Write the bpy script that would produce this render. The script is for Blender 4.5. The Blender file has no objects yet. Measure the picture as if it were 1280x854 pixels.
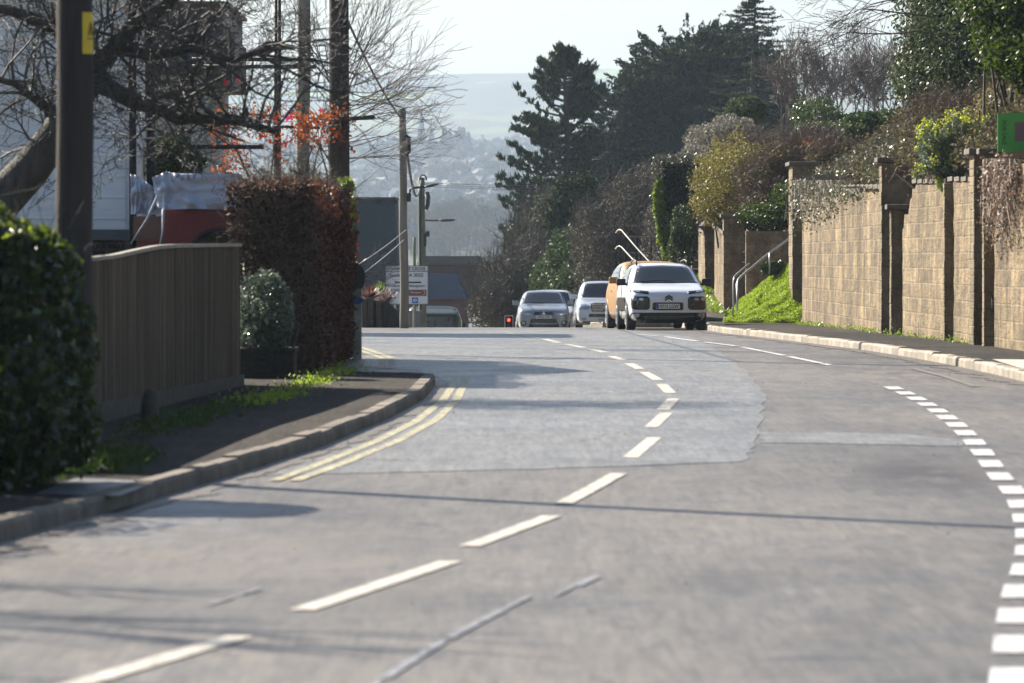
import bpy, bmesh, math, random
import numpy as np
from mathutils import Vector, Matrix
from mathutils.bvhtree import BVHTree
from mathutils import noise as mnoise

random.seed(7)
rng = np.random.default_rng(7)
R = math.radians
SC = bpy.context.scene
COL = SC.collection

# ------------------------------------------------------------------ camera
H = 1.66                      # eye height over the near road
F = 200.0 / 36.0 * 1280       # focal length in photo pixels
PITCH = math.atan(105.0 / F)
cam_d = bpy.data.cameras.new('camera')
cam_d.lens = 200; cam_d.sensor_width = 36
cam_d.clip_start = 0.5; cam_d.clip_end = 15000
cam_d.dof.use_dof = True
cam_d.dof.focus_distance = 125
cam_d.dof.aperture_fstop = 5.6
cam = bpy.data.objects.new('camera', cam_d); COL.objects.link(cam)
cam.location = (0, 0, H); cam.rotation_euler = (math.pi/2 - PITCH, 0, 0)
SC.camera = cam

# ------------------------------------------------------------------ light
SUN_EL = R(33); SUN_AZ = R(-42)          # azimuth from +Y towards +X
world = bpy.data.worlds.new("World"); SC.world = world
world.use_nodes = True
wn = world.node_tree.nodes; wl = world.node_tree.links
bg = wn['Background']
sky = wn.new('ShaderNodeTexSky'); sky.sky_type = 'NISHITA'; sky.sun_disc = False
sky.sun_elevation = SUN_EL; sky.sun_rotation = SUN_AZ
sky.air_density = 1.0; sky.dust_density = 1.1; sky.ozone_density = 1.2; sky.altitude = 20
wl.new(sky.outputs[0], bg.inputs[0]); bg.inputs[1].default_value = 0.053
sun_d = bpy.data.lights.new('sun', 'SUN'); sun_d.energy = 5.0; sun_d.angle = R(0.53)
sun_d.color = (1.0, 0.91, 0.78)
sun = bpy.data.objects.new('sun', sun_d); COL.objects.link(sun)
sv = Vector((math.sin(SUN_AZ)*math.cos(SUN_EL), math.cos(SUN_AZ)*math.cos(SUN_EL), math.sin(SUN_EL)))
sun.rotation_euler = sv.to_track_quat('Z', 'Y').to_euler()
sun.location = (0, 0, 60)
SC.view_settings.view_transform = 'Standard'; SC.view_settings.look = 'None'
SC.view_settings.exposure = 1.5; SC.view_settings.gamma = 1
SC.view_settings.use_curve_mapping = False
HAZE = 1.55e-4
SC.cycles.max_bounces = 6; SC.cycles.diffuse_bounces = 3; SC.cycles.glossy_bounces = 3
SC.cycles.transmission_bounces = 3; SC.cycles.transparent_max_bounces = 8
SC.cycles.volume_bounces = 0
SC.cycles.sample_clamp_indirect = 6; SC.cycles.caustics_reflective = False; SC.cycles.caustics_refractive = False

# ------------------------------------------------------------------ measuring
def P(px, py, d):
    """world point seen at photo pixel (px,py), d metres along +Y"""
    u = (px-640)/F; v = (427-py)/F
    t = d/(math.cos(PITCH)+v*math.sin(PITCH))
    return Vector((u*t, d, H+t*(-math.sin(PITCH)+v*math.cos(PITCH))))
_ht = [(-60,1.66),(0,1.66),(27,1.67),(38.6,1.66),(44.5,1.59),(50,1.535),(56,1.50),(61.5,1.47),(67,1.445),(75,1.43),(82,1.425),(90,1.43),
       (100,1.46),(110,1.505),(120,1.565),(130,1.63),(140,1.72),(150,1.85),(172,2.25),(190,2.62),(220,3.7),(250,5.1),
       (300,7.6),(400,11),(550,15),(800,18),(1200,16),(1600,6),(2000,-4),(2600,-20),(3400,-46),(4000,-68),(4800,-94),(5600,-142),
       (6600,-212),(7200,-233),(7800,-226),(9000,-180),(9600,-170)]
_gy = np.arange(-60, 9600, 0.5)
_gh = np.interp(_gy, [a for a, b in _ht], [b for a, b in _ht])
def _smooth(a, k):
    w = np.hanning(2*k+3)[1:-1]; w /= w.sum()
    return np.convolve(np.pad(a, k, mode='edge'), w, mode='valid')
_near = _smooth(_gh, 8); _far = _smooth(_gh, 160)
_m = np.clip((_gy-200)/200, 0, 1)
_gh = _near*(1-_m)+_far*_m
def zr(y):
    return H - np.interp(y, _gy, _gh)
def zrf(y): return float(zr(y))
_dd = np.arange(15, 143, 0.25)
def _pyof(d, dz=0): 
    z = zr(d)+dz-H
    zc = d*math.cos(PITCH)-z*math.sin(PITCH); yc = d*math.sin(PITCH)+z*math.cos(PITCH)
    return 427-F*yc/zc
_py = _pyof(_dd)
def G(px, py, dz=0.0):
    """point of the road surface (raised by dz) seen at photo pixel (px,py)"""
    arr = _pyof(_dd, dz)
    d = float(np.interp(-py, -arr, _dd))
    p = P(px, py, d)
    return Vector((p.x, d, zrf(d)+dz))

# ------------------------------------------------------------------ object helpers
def link(o, parent=None):
    COL.objects.link(o)
    if parent is not None:
        o.parent = parent
    return o
def tag(o, label=None, cat=None, group=None, kind=None):
    if label: o['label'] = label
    if cat: o['category'] = cat
    if group: o['group'] = group
    if kind: o['kind'] = kind
    return o
def thing(name, label, cat, loc=(0,0,0), group=None):
    o = bpy.data.objects.new(name, None); o.empty_display_size = 0.3
    o.location = loc; COL.objects.link(o)
    return tag(o, label, cat, group)
def copy_tree(o, parent=None):
    c = o.copy(); COL.objects.link(c)
    if parent is not None: c.parent = parent
    for ch in list(o.children): copy_tree(ch, c)
    return c
def origin_of(parent):
    v = Vector((0,0,0))
    while parent is not None:
        v = v + Vector(parent.location); parent = parent.parent
    return v

def new_mesh_obj(name, verts, faces, mat, parent=None, smooth=False, mats=None, midx=None):
    me = bpy.data.meshes.new(name)
    o0 = origin_of(parent)
    verts = np.asarray(verts, dtype=np.float64) - np.array(o0)
    me.from_pydata(verts.tolist(), [], faces)
    if mats: 
        for m in mats: me.materials.append(m)
        me.polygons.foreach_set('material_index', midx)
    else: me.materials.append(mat)
    if smooth: me.polygons.foreach_set('use_smooth', [True]*len(me.polygons))
    me.update()
    return link(bpy.data.objects.new(name, me), parent)

def quads_obj(name, V, mat, parent=None, smooth=False):
    """V: (n,4,3) independent quads, fast path"""
    n = len(V); me = bpy.data.meshes.new(name)
    V = (V - np.array(origin_of(parent))[None, None, :]).reshape(-1, 3).astype(np.float32)
    me.vertices.add(4*n); me.vertices.foreach_set('co', V.ravel())
    me.loops.add(4*n); me.loops.foreach_set('vertex_index', np.arange(4*n, dtype=np.int32))
    me.polygons.add(n); me.polygons.foreach_set('loop_start', np.arange(0, 4*n, 4, dtype=np.int32))
    me.materials.append(mat); me.update(calc_edges=True)
    return link(bpy.data.objects.new(name, me), parent)

class MB:
    def __init__(s): s.v = []; s.f = []
    def add(s, verts, faces):
        b = len(s.v); s.v += [tuple(p) for p in verts]; s.f += [tuple(b+i for i in f) for f in faces]
    def box(s, c, size, rz=0, rx=0, ry=0):
        x, y, z = [a/2 for a in size]
        m = Matrix.Rotation(rz,3,'Z') @ Matrix.Rotation(ry,3,'Y') @ Matrix.Rotation(rx,3,'X')
        vs = [m @ Vector((sx*x, sy*y, sz*z)) + Vector(c) for sx in (-1,1) for sy in (-1,1) for sz in (-1,1)]
        s.add(vs, [(0,1,3,2),(4,6,7,5),(0,4,5,1),(2,3,7,6),(0,2,6,4),(1,5,7,3)])
    def bbox(s, x0,x1,y0,y1,z0,z1): s.box(((x0+x1)/2,(y0+y1)/2,(z0+z1)/2),(x1-x0,y1-y0,z1-z0))
    def tube(s, pts, r, n=8, cap=True):
        pts = [Vector(p) for p in pts]; k = len(pts)
        rs = r if hasattr(r, '__len__') else [r]*k
        rings = []
        for i, p in enumerate(pts):
            t = (pts[min(i+1,k-1)]-pts[max(i-1,0)]).normalized()
            up = Vector((0,0,1)) if abs(t.z) < .9 else Vector((1,0,0))
            a = t.cross(up).normalized(); b = t.cross(a)
            rings.append([p + (a*math.cos(2*math.pi*j/n)+b*math.sin(2*math.pi*j/n))*rs[i] for j in range(n)])
        vs = [q for ring in rings for q in ring]; fs = []
        for i in range(k-1):
            for j in range(n):
                fs.append((i*n+j, i*n+(j+1)%n, (i+1)*n+(j+1)%n, (i+1)*n+j))
        if cap: fs.append(tuple(range(n))[::-1]); fs.append(tuple((k-1)*n+j for j in range(n)))
        s.add(vs, fs)
    def prism(s, poly, a, b):
        """poly: 3D points of one end; extruded by vector (b-a)"""
        e = Vector(b)-Vector(a); n = len(poly)
        vs = [Vector(p) for p in poly]+[Vector(p)+e for p in poly]
        fs = [tuple(range(n))[::-1], tuple(range(n, 2*n))]
        for i in range(n): fs.append((i,(i+1)%n,n+(i+1)%n,n+i))
        s.add(vs, fs)
    def build(s, name, mat, parent=None, smooth=False, bevel=0):
        o = new_mesh_obj(name, s.v, s.f, mat, parent, smooth)
        bm = bmesh.new(); bm.from_mesh(o.data); bmesh.ops.recalc_face_normals(bm, faces=bm.faces); bm.to_mesh(o.data); bm.free()
        if bevel:
            m = o.modifiers.new('bevel','BEVEL'); m.width = bevel; m.segments = 2; m.limit_method = 'ANGLE'
        return o

# ------------------------------------------------------------------ materials
def mat(name, col, rough=0.7, col2=None, nscale=3.0, bump=0.0, bscale=30.0, metal=0, spec=0.5, detail=6, thr=(0.35,0.65), stretch=None, coat=0):
    m = bpy.data.materials.new(name); m.use_nodes = True
    nt = m.node_tree; n = nt.nodes; l = nt.links; b = n['Principled BSDF']
    b.inputs['Base Color'].default_value = (*col, 1); b.inputs['Roughness'].default_value = rough
    b.inputs['Metallic'].default_value = metal; b.inputs['Specular IOR Level'].default_value = spec
    b.inputs['Coat Weight'].default_value = coat; b.inputs['Coat Roughness'].default_value = 0.08
    tc = n.new('ShaderNodeTexCoord'); mp = n.new('ShaderNodeMapping'); l.new(tc.outputs['Object'], mp.inputs[0])
    if stretch: mp.inputs['Scale'].default_value = stretch
    if col2 is None: col2 = tuple(min(1,c*0.8) for c in col)
    t = n.new('ShaderNodeTexNoise'); t.inputs['Scale'].default_value = nscale; t.inputs['Detail'].default_value = detail; t.inputs['Roughness'].default_value = 0.65
    l.new(mp.outputs[0], t.inputs['Vector'])
    r = n.new('ShaderNodeValToRGB'); r.color_ramp.elements[0].position = thr[0]; r.color_ramp.elements[1].position = thr[1]
    r.color_ramp.elements[0].color = (*col, 1); r.color_ramp.elements[1].color = (*col2, 1)
    l.new(t.outputs['Fac'], r.inputs[0]); l.new(r.outputs[0], b.inputs['Base Color'])
    if bump:
        t2 = n.new('ShaderNodeTexNoise'); t2.inputs['Scale'].default_value = bscale; t2.inputs['Detail'].default_value = 4
        l.new(mp.outputs[0], t2.inputs['Vector'])
        bp = n.new('ShaderNodeBump'); bp.inputs['Strength'].default_value = bump; bp.inputs['Distance'].default_value = 0.03
        l.new(t2.outputs['Fac'], bp.inputs['Height']); l.new(bp.outputs[0], b.inputs['Normal'])
    return m
def leafmat(name, cols, rough=0.45, trans=0.35, spec=0.5, tcol=None):
    m = bpy.data.materials.new(name); m.use_nodes = True
    nt = m.node_tree; n = nt.nodes; l = nt.links; b = n['Principled BSDF']; out = n['Material Output']
    g = n.new('ShaderNodeNewGeometry'); r = n.new('ShaderNodeValToRGB')
    e = r.color_ramp.elements
    e[0].color = (*cols[0],1); e[1].color = (*cols[-1],1)
    for i, c in enumerate(cols[1:-1]):
        q = e.new((i+1)/(len(cols)-1)); q.color = (*c,1)
    l.new(g.outputs['Random Per Island'], r.inputs[0]); l.new(r.outputs[0], b.inputs['Base Color'])
    b.inputs['Roughness'].default_value = rough; b.inputs['Specular IOR Level'].default_value = spec
    if trans > 0:
        tr = n.new('ShaderNodeBsdfTranslucent'); mx = n.new('ShaderNodeMixShader'); mx.inputs[0].default_value = trans
        if tcol:
            mm = n.new('ShaderNodeMixRGB'); mm.blend_type='MIX'; mm.inputs[0].default_value=.5; mm.inputs[2].default_value=(*tcol,1)
            l.new(r.outputs[0], mm.inputs[1]); l.new(mm.outputs[0], tr.inputs[0])
        else: l.new(r.outputs[0], tr.inputs[0])
        l.new(b.outputs[0], mx.inputs[1]); l.new(tr.outputs[0], mx.inputs[2]); l.new(mx.outputs[0], out.inputs[0])
    return m
def island_var(m, lo=.7, hi=1.2):
    nt = m.node_tree; n = nt.nodes; l = nt.links; b = n['Principled BSDF']; g = n.new('ShaderNodeNewGeometry'); r = n.new('ShaderNodeMapRange'); r.inputs[3].default_value = lo; r.inputs[4].default_value = hi
    l.new(g.outputs['Random Per Island'], r.inputs[0]); s = b.inputs['Base Color'].links[0].from_socket; v = n.new('ShaderNodeVectorMath'); v.operation = 'SCALE'; l.new(s, v.inputs[0]); l.new(r.outputs[0], v.inputs['Scale']); l.new(v.outputs[0], b.inputs['Base Color']); return m
def emat(name, col, s):
    m = bpy.data.materials.new(name); m.use_nodes = True
    b = m.node_tree.nodes['Principled BSDF']; b.inputs['Base Color'].default_value = (*col,1)
    b.inputs['Emission Color'].default_value = (*col,1); b.inputs['Emission Strength'].default_value = s
    return m
# ------------------------------------------------------------------ foliage
def unit(a): return a/np.maximum(np.linalg.norm(a, axis=-1, keepdims=True), 1e-9)
def leaves(name, C, ln, wd, material, parent=None, bias=None, bw=0.0, seed=None):
    """one rhombus per centre; bias = preferred direction of the long axis"""
    n = len(C); a = unit(rng.normal(size=(n,3)))
    if bias is not None: a = unit(a*(1-bw)+np.asarray(bias)*bw)
    b = unit(np.cross(a, rng.normal(size=(n,3))))
    s = rng.uniform(.6, 1.3, size=(n,1))
    A = a*ln*.5*s; B = b*wd*.5*s
    return quads_obj(name, np.stack([C-A, C+B-A*.2, C+A, C-B-A*.2], 1), material, parent)
def lump(D, seed, f=2.2):
    """cheap directional noise in [-1,1]"""
    r = np.random.default_rng(seed); s = np.zeros(len(D))
    for k in range(5):
        w = unit(r.normal(size=3))*f*(1+k*.7); s += np.sin(D@w*1.0+r.uniform(0,6))/(1+k*.5)
    return s/2.2
def crown_pts(ells, n, shell=0.75, amp=0.18, clump=0.0, nclump=200, low=-1.0):
    """ells: (center, (rx,ry,rz)); leaves near the shell of a lumpy ellipsoid union"""
    out = []; vol = np.array([r[0]*r[1]+r[1]*r[2]+r[0]*r[2] for c, r in ells]); vol /= vol.sum()
    for i, (c, r) in enumerate(ells):
        m = int(n*vol[i]); 
        def samp(k):
            D = unit(rng.normal(size=(k,3))); D[:,2] = np.where(D[:,2] < low, -D[:,2], D[:,2])
            rad = np.power(rng.uniform(0,1,k), .33); rad = shell+(1-shell)*rad if shell < 1 else np.ones(k)
            rad = rad*(1+amp*lump(D*3, i*13+3))
            return np.array(c)+D*rad[:,None]*np.array(r)
        if clump > 0:
            cc = samp(max(4,int(nclump*vol[i]))); p = cc[rng.integers(0,len(cc),m)]+rng.normal(size=(m,3))*clump*np.array([1,1,.7])
        else: p = samp(m)
        out.append(p)
    return np.concatenate(out)
def px_ell(px, py, rx, ry, d, depth=None):
    c = P(px, py, d); k = d/F
    return ((c.x, c.y, c.z), (rx*k, (depth if depth else rx*k*.8), ry*k))

def tubes(name, segs, material, parent=None, k=4):
    """segs rows: p0(3) p1(3) r0 r1"""
    S = np.asarray(segs, dtype=np.float64); n = len(S)
    p0, p1, r0, r1 = S[:,0:3], S[:,3:6], S[:,6:7], S[:,7:8]
    t = unit(p1-p0); ref = np.where(np.abs(t[:,2:3]) < .9, np.array([[0,0,1.]]), np.array([[1.,0,0]]))
    a = unit(np.cross(t, ref)); b = np.cross(t, a); Q = []
    ang = [2*math.pi*j/k for j in range(k)]
    ra = [p0+(a*math.cos(x)+b*math.sin(x))*r0 for x in ang]; rb = [p1+(a*math.cos(x)+b*math.sin(x))*r1 for x in ang]
    V = np.concatenate([np.stack([ra[j], ra[(j+1)%k], rb[(j+1)%k], rb[j]], 1) for j in range(k)])
    return quads_obj(name, V, material, parent)

def grow(segs, p, d, ln, r, depth, nseg=5, wob=0.25, kids=3, up=0.08, spread=0.9, shrink=0.62, tips=None, minr=0.004):
    p = Vector(p); d = Vector(d).normalized(); sl = ln/nseg
    for i in range(nseg):
        d = (d+Vector((random.gauss(0,wob),random.gauss(0,wob),random.gauss(0,wob)+up))*.5).normalized()
        q = p+d*sl; r1 = max(r*(1-.5/nseg), minr)
        segs.append((*p, *q, r, r1)); p = q; r = r1
        if depth > 0 and i >= (1 if depth < 3 else 1):
            for _ in range(kids if i == nseg-1 else (1 if random.random() < .75 else 0)):
                ax = d.orthogonal().normalized(); ax.rotate(Matrix.Rotation(random.uniform(0,6.28),3,d))
                nd = (d+ax*spread*random.uniform(.5,1.2)).normalized()
                grow(segs, p, nd, ln*shrink*random.uniform(.7,1.15), max(r*.6,minr), depth-1, nseg, wob, kids, up, spread, shrink, tips, minr)
    if depth == 0 and tips is not None: tips.append(tuple(p))

def stems(base, n, ln, r, lean=(0,0,1), spread=.35, nseg=4, side=2, rt=.4):
    """n thin curved stems from random base points (m,3): returns seg array"""
    base = np.asarray(base); b = base[rng.integers(0,len(base),n)]+rng.normal(size=(n,3))*.12
    d = unit(np.array(lean)+rng.normal(size=(n,3))*spread); L = ln*rng.uniform(.5,1.2,size=(n,1))/nseg
    out = []; p = b; rr = np.full((n,1), r)
    for i in range(nseg):
        d = unit(d+rng.normal(size=(n,3))*.18); q = p+d*L; r1 = rr*(1-.6/nseg)
        out.append(np.concatenate([p,q,rr,r1],1))
        for _ in range(side if i > 0 else 0):
            sd = unit(d+rng.normal(size=(n,3))*.6); out.append(np.concatenate([p, p+sd*L*rng.uniform(.5,1.3,size=(n,1)), rr*.6, rr*.3],1))
        p = q; rr = r1
    return np.concatenate(out)

LM = dict(
 ivy   = leafmat('leaf_ivy', [(.006,.014,.005),(.012,.026,.008),(.022,.04,.012),(.07,.10,.02)], .28, .25, .6, (.2,.3,.02)),
 privet= leafmat('leaf_privet', [(.03,.05,.02),(.06,.09,.03),(.10,.13,.05)], .4, .3),
 beech = leafmat('leaf_beech_dry', [(.045,.02,.013),(.075,.028,.017),(.13,.045,.022)], .55, .25, .3, (.2,.06,.015)),
 beechtwig = leafmat('twig_hedge', [(.05,.03,.02),(.09,.055,.035),(.12,.075,.05)], .7, .0, .2),
 orange= leafmat('leaf_orange', [(.20,.05,.015),(.32,.085,.025),(.15,.035,.015)], .5, .45, .3, (.5,.12,.02)),
 pine  = leafmat('needle_pine', [(.010,.026,.008),(.02,.046,.012),(.05,.08,.02)], .5, .15, .3),
 cypress=leafmat('leaf_cypress', [(.008,.024,.006),(.018,.044,.010),(.06,.088,.016)], .7, .1, .15),
 laurel= leafmat('leaf_laurel', [(.02,.045,.015),(.045,.08,.025),(.10,.13,.05)], .6, .25, .22),
 holm  = leafmat('leaf_holm_oak', [(.03,.05,.02),(.06,.085,.035),(.14,.16,.075)], .5, .25, .3),
 dark  = leafmat('leaf_dark_yew', [(.012,.025,.006),(.02,.04,.008),(.06,.085,.015)], .5, .25, .3, (.15,.25,.01)),
 green = leafmat('leaf_fresh', [(.06,.10,.015),(.12,.17,.025),(.19,.23,.04)], .4, .4, .4, (.3,.45,.03)),
 grass = leafmat('grass_blades', [(.19,.25,.02),(.29,.36,.03),(.40,.43,.07)], .5, .45, .3, (.3,.5,.02)),
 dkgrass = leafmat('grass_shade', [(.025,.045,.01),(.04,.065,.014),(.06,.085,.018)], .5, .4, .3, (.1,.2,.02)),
 bracken=leafmat('leaf_bracken', [(.07,.055,.03),(.12,.095,.05),(.10,.11,.04),(.22,.175,.11)], .7, .3, .2),
 olive = leafmat('leaf_olive', [(.06,.055,.025),(.10,.08,.035),(.14,.10,.05),(.15,.15,.04)], .5, .35, .3, (.3,.28,.04)),
 grey  = leafmat('leaf_grey', [(.09,.085,.06),(.16,.15,.12),(.26,.24,.2)], .6, .25, .3),
 euph  = leafmat('leaf_euphorbia', [(.08,.12,.07),(.14,.18,.12),(.2,.24,.16)], .5, .3, .3),
 yellow= leafmat('flower_lime', [(.35,.42,.03),(.5,.55,.05),(.42,.45,.04)], .5, .5, .3),
 cord  = leafmat('leaf_cordyline', [(.10,.035,.03),(.16,.06,.05),(.3,.2,.17)], .4, .3, .4),
 far   = leafmat('leaf_far', [(.02,.035,.02),(.04,.055,.03),(.06,.07,.035)], .6, .15, .2),
 farbrown=leafmat('twig_far', [(.06,.05,.035),(.09,.075,.05),(.11,.09,.06)], .7, .1, .2),
)
M_bark = mat('bark', (.035,.028,.021), .85, (.075,.063,.048), 4, .6, 18, stretch=(3,3,.6))
M_barkdark = mat('bark_dark', (.045,.04,.03), .9, (.09,.08,.06), 5, .6, 18)
M_twig = mat('twig', (.13,.11,.09), .75, (.2,.17,.14), 2)
M_twigdark = mat('twig_dark', (.06,.05,.04), .8, (.10,.085,.065), 2)
M_twigbrown = mat('twig_brown', (.12,.085,.058), .75, (.20,.15,.105), 2)
M_twiggrey = mat('twig_grey', (.2,.18,.155), .75, (.30,.27,.24), 2)
# ------------------------------------------------------------------ ground materials
def asphalt_mat(name, c1, c2, worn, nsc=.5, r0=.36, r1=.62, spec=.45):
    m = bpy.data.materials.new(name); m.use_nodes = True
    nt = m.node_tree; n = nt.nodes; l = nt.links; b = n['Principled BSDF']
    g = n.new('ShaderNodeNewGeometry')
    def noise(sc, det=5, rough=.6, st=(1,1,1)):
        mp = n.new('ShaderNodeMapping'); mp.inputs['Scale'].default_value = st; l.new(g.outputs['Position'], mp.inputs[0])
        t = n.new('ShaderNodeTexNoise'); t.inputs['Scale'].default_value = sc; t.inputs['Detail'].default_value = det; t.inputs['Roughness'].default_value = rough
        l.new(mp.outputs[0], t.inputs['Vector']); return t.outputs['Fac']
    def ramp(s, stops):
        r = n.new('ShaderNodeValToRGB'); e = r.color_ramp.elements
        e[0].position, e[0].color = stops[0][0], (*stops[0][1],1); e[1].position, e[1].color = stops[-1][0], (*stops[-1][1],1)
        for p, c in stops[1:-1]:
            q = e.new(p); q.color = (*c,1)
        l.new(s, r.inputs[0]); return r.outputs[0]
    def mix(a, b_, f, t='MULTIPLY'):
        x = n.new('ShaderNodeMixRGB'); x.blend_type = t; x.inputs[0].default_value = f if isinstance(f,(int,float)) else 1
        if not isinstance(f,(int,float)): l.new(f, x.inputs[0])
        l.new(a, x.inputs[1]); l.new(b_, x.inputs[2]); return x.outputs[0]
    base = ramp(noise(nsc, 9, .72, (1,.6,1)), [(.34,tuple(c*.8 for c in c1)),(.66,tuple(c*1.12 for c in c2))])
    wn_ = ramp(noise(.23, 4, .5, (1,.35,1)), [(.42,(0,0,0)),(.62,(1,1,1))])
    wc = ramp(noise(3.0), [(.3,worn),(.7,tuple(c*1.12 for c in worn))])
    col = mix(base, wc, wn_, 'MIX')
    blot = ramp(noise(9, 5, .85, (1,.12,1)), [(.32,(.6,.59,.58)),(.48,(1,1,1)),(.70,(1.3,1.28,1.24))]); col = mix(col, blot, .8)
    sp1 = ramp(noise(26, 4, .7, (1,.035,1)), [(.33,(.72,.72,.72)),(.5,(1,1,1)),(.68,(1.25,1.24,1.22))]); col = mix(col, sp1, 1.0)
    sp2 = ramp(noise(5, 6, .75, (1,.09,1)), [(.32,(.74,.73,.72)),(.66,(1.18,1.17,1.15))]); col = mix(col, sp2, 1.0)
    grain = ramp(noise(55, 3, .8), [(.30,(.45,.45,.46)),(.5,(.95,.95,.95)),(.72,(1.45,1.42,1.38))])
    col = mix(col, grain, 0.75)
    pit = ramp(noise(4.0, 9, .8, (1,.3,1)), [(.33,(.3,.28,.27)),(.41,(1,1,1))]); col = mix(col, pit, .6)
    # tar-sealed hairline cracks
    v = n.new('ShaderNodeTexVoronoi'); v.feature = 'DISTANCE_TO_EDGE'; v.inputs['Scale'].default_value = .28; v.inputs['Randomness'].default_value = 1
    wv = n.new('ShaderNodeVectorMath'); wv.operation='ADD'; tn = n.new('ShaderNodeTexNoise'); tn.inputs['Scale'].default_value=1.3; tn.inputs['Detail'].default_value=5
    l.new(g.outputs['Position'], tn.inputs['Vector']); l.new(g.outputs['Position'], wv.inputs[0]); l.new(tn.outputs['Color'], wv.inputs[1]); l.new(wv.outputs[0], v.inputs['Vector'])
    cr = ramp(v.outputs['Distance'], [(.004,(.35,.34,.33)),(.011,(1,1,1))]); cm = ramp(noise(.35,3), [(.5,(0,0,0)),(.6,(1,1,1))])
    col = mix(col, mix(col, cr, .8), cm, 'MIX')
    l.new(col, b.inputs['Base Color'])
    rr = n.new('ShaderNodeMapRange'); rr.inputs[3].default_value=r0; rr.inputs[4].default_value=r1; l.new(noise(1.1), rr.inputs[0]); l.new(rr.outputs[0], b.inputs['Roughness'])
    bp = n.new('ShaderNodeBump'); bp.inputs['Strength'].default_value=.7; bp.inputs['Distance'].default_value=.008
    l.new(noise(70, 2, .7), bp.inputs['Height'])
    bp2 = n.new('ShaderNodeBump'); bp2.inputs['Strength'].default_value=.35; bp2.inputs['Distance'].default_value=.03
    l.new(noise(2.2, 4, .6), bp2.inputs['Height']); l.new(bp.outputs[0], bp2.inputs['Normal']); l.new(bp2.outputs[0], b.inputs['Normal'])
    b.inputs['Specular IOR Level'].default_value = spec
    return m
def add_stain_or_sheen(m, c, r, col, lo, hi, sc=(2.2,.5,1)):
    nt = m.node_tree; n = nt.nodes; l = nt.links; b = n['Principled BSDF']; src = b.inputs['Base Color'].links[0].from_socket; g = n.new('ShaderNodeNewGeometry')
    s1 = n.new('ShaderNodeVectorMath'); s1.operation='SUBTRACT'; s1.inputs[1].default_value=(c[0],c[1],0); l.new(g.outputs['Position'], s1.inputs[0])
    s2 = n.new('ShaderNodeVectorMath'); s2.operation='MULTIPLY'; s2.inputs[1].default_value=(1/r[0],1/r[1],0); l.new(s1.outputs[0], s2.inputs[0])
    s3 = n.new('ShaderNodeVectorMath'); s3.operation='LENGTH'; l.new(s2.outputs[0], s3.inputs[0]); mr = n.new('ShaderNodeMapRange'); mr.inputs[1].default_value=1.0; mr.inputs[2].default_value=.25; l.new(s3.outputs['Value'], mr.inputs[0])
    mp = n.new('ShaderNodeMapping'); mp.inputs['Scale'].default_value = sc; l.new(g.outputs['Position'], mp.inputs[0]); t = n.new('ShaderNodeTexNoise'); t.inputs['Scale'].default_value=1; t.inputs['Detail'].default_value=9; t.inputs['Roughness'].default_value=.75; l.new(mp.outputs[0], t.inputs['Vector'])
    r_ = n.new('ShaderNodeMapRange'); r_.inputs[1].default_value=lo; r_.inputs[2].default_value=hi; l.new(t.outputs['Fac'], r_.inputs[0]); mu = n.new('ShaderNodeMath'); mu.operation='MULTIPLY'; l.new(mr.outputs[0], mu.inputs[0]); l.new(r_.outputs[0], mu.inputs[1])
    x = n.new('ShaderNodeMixRGB'); x.inputs[2].default_value=(*col,1); l.new(mu.outputs[0], x.inputs[0]); l.new(src, x.inputs[1]); l.new(x.outputs[0], b.inputs['Base Color'])
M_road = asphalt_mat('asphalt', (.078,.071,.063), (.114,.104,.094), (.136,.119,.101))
M_roadnew = asphalt_mat('asphalt_newer', (.128,.130,.134), (.168,.170,.174), (.152,.148,.142), r0=.34, r1=.56)
add_stain_or_sheen(M_road, (3.05,42.3), (.75,4.2), (.03,.02,.013), .36, .52)
add_stain_or_sheen(M_road, (4.6,78), (1.2,22), (.05,.04,.03), .45, .62)
add_stain_or_sheen(M_road, (-1.2,31), (1.6,5), (.14,.118,.096), .42, .6)
add_stain_or_sheen(M_road, (1.5,29), (1.3,3.5), (.05,.042,.036), .46, .64)
add_stain_or_sheen(M_road, (-2.2,36), (1.0,4), (.155,.165,.185), .44, .6, (1.2,.3,1))  # bluish sheen of the shaded near-left road, painted into its colour
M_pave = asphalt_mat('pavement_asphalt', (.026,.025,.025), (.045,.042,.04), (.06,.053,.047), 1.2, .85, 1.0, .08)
M_trench = asphalt_mat('asphalt_trench', (.13,.13,.135), (.17,.17,.172), (.10,.10,.105), 1.5)
M_stain = mat('road_dirt', (.04,.03,.022), .9, (.10,.08,.06), 2.5)
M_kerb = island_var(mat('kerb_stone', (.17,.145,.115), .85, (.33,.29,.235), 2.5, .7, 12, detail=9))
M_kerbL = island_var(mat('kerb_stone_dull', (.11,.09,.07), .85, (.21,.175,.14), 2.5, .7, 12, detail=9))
M_conc = mat('concrete', (.36,.32,.27), .9, (.5,.45,.38), 2.0, .4, 20)
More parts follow.
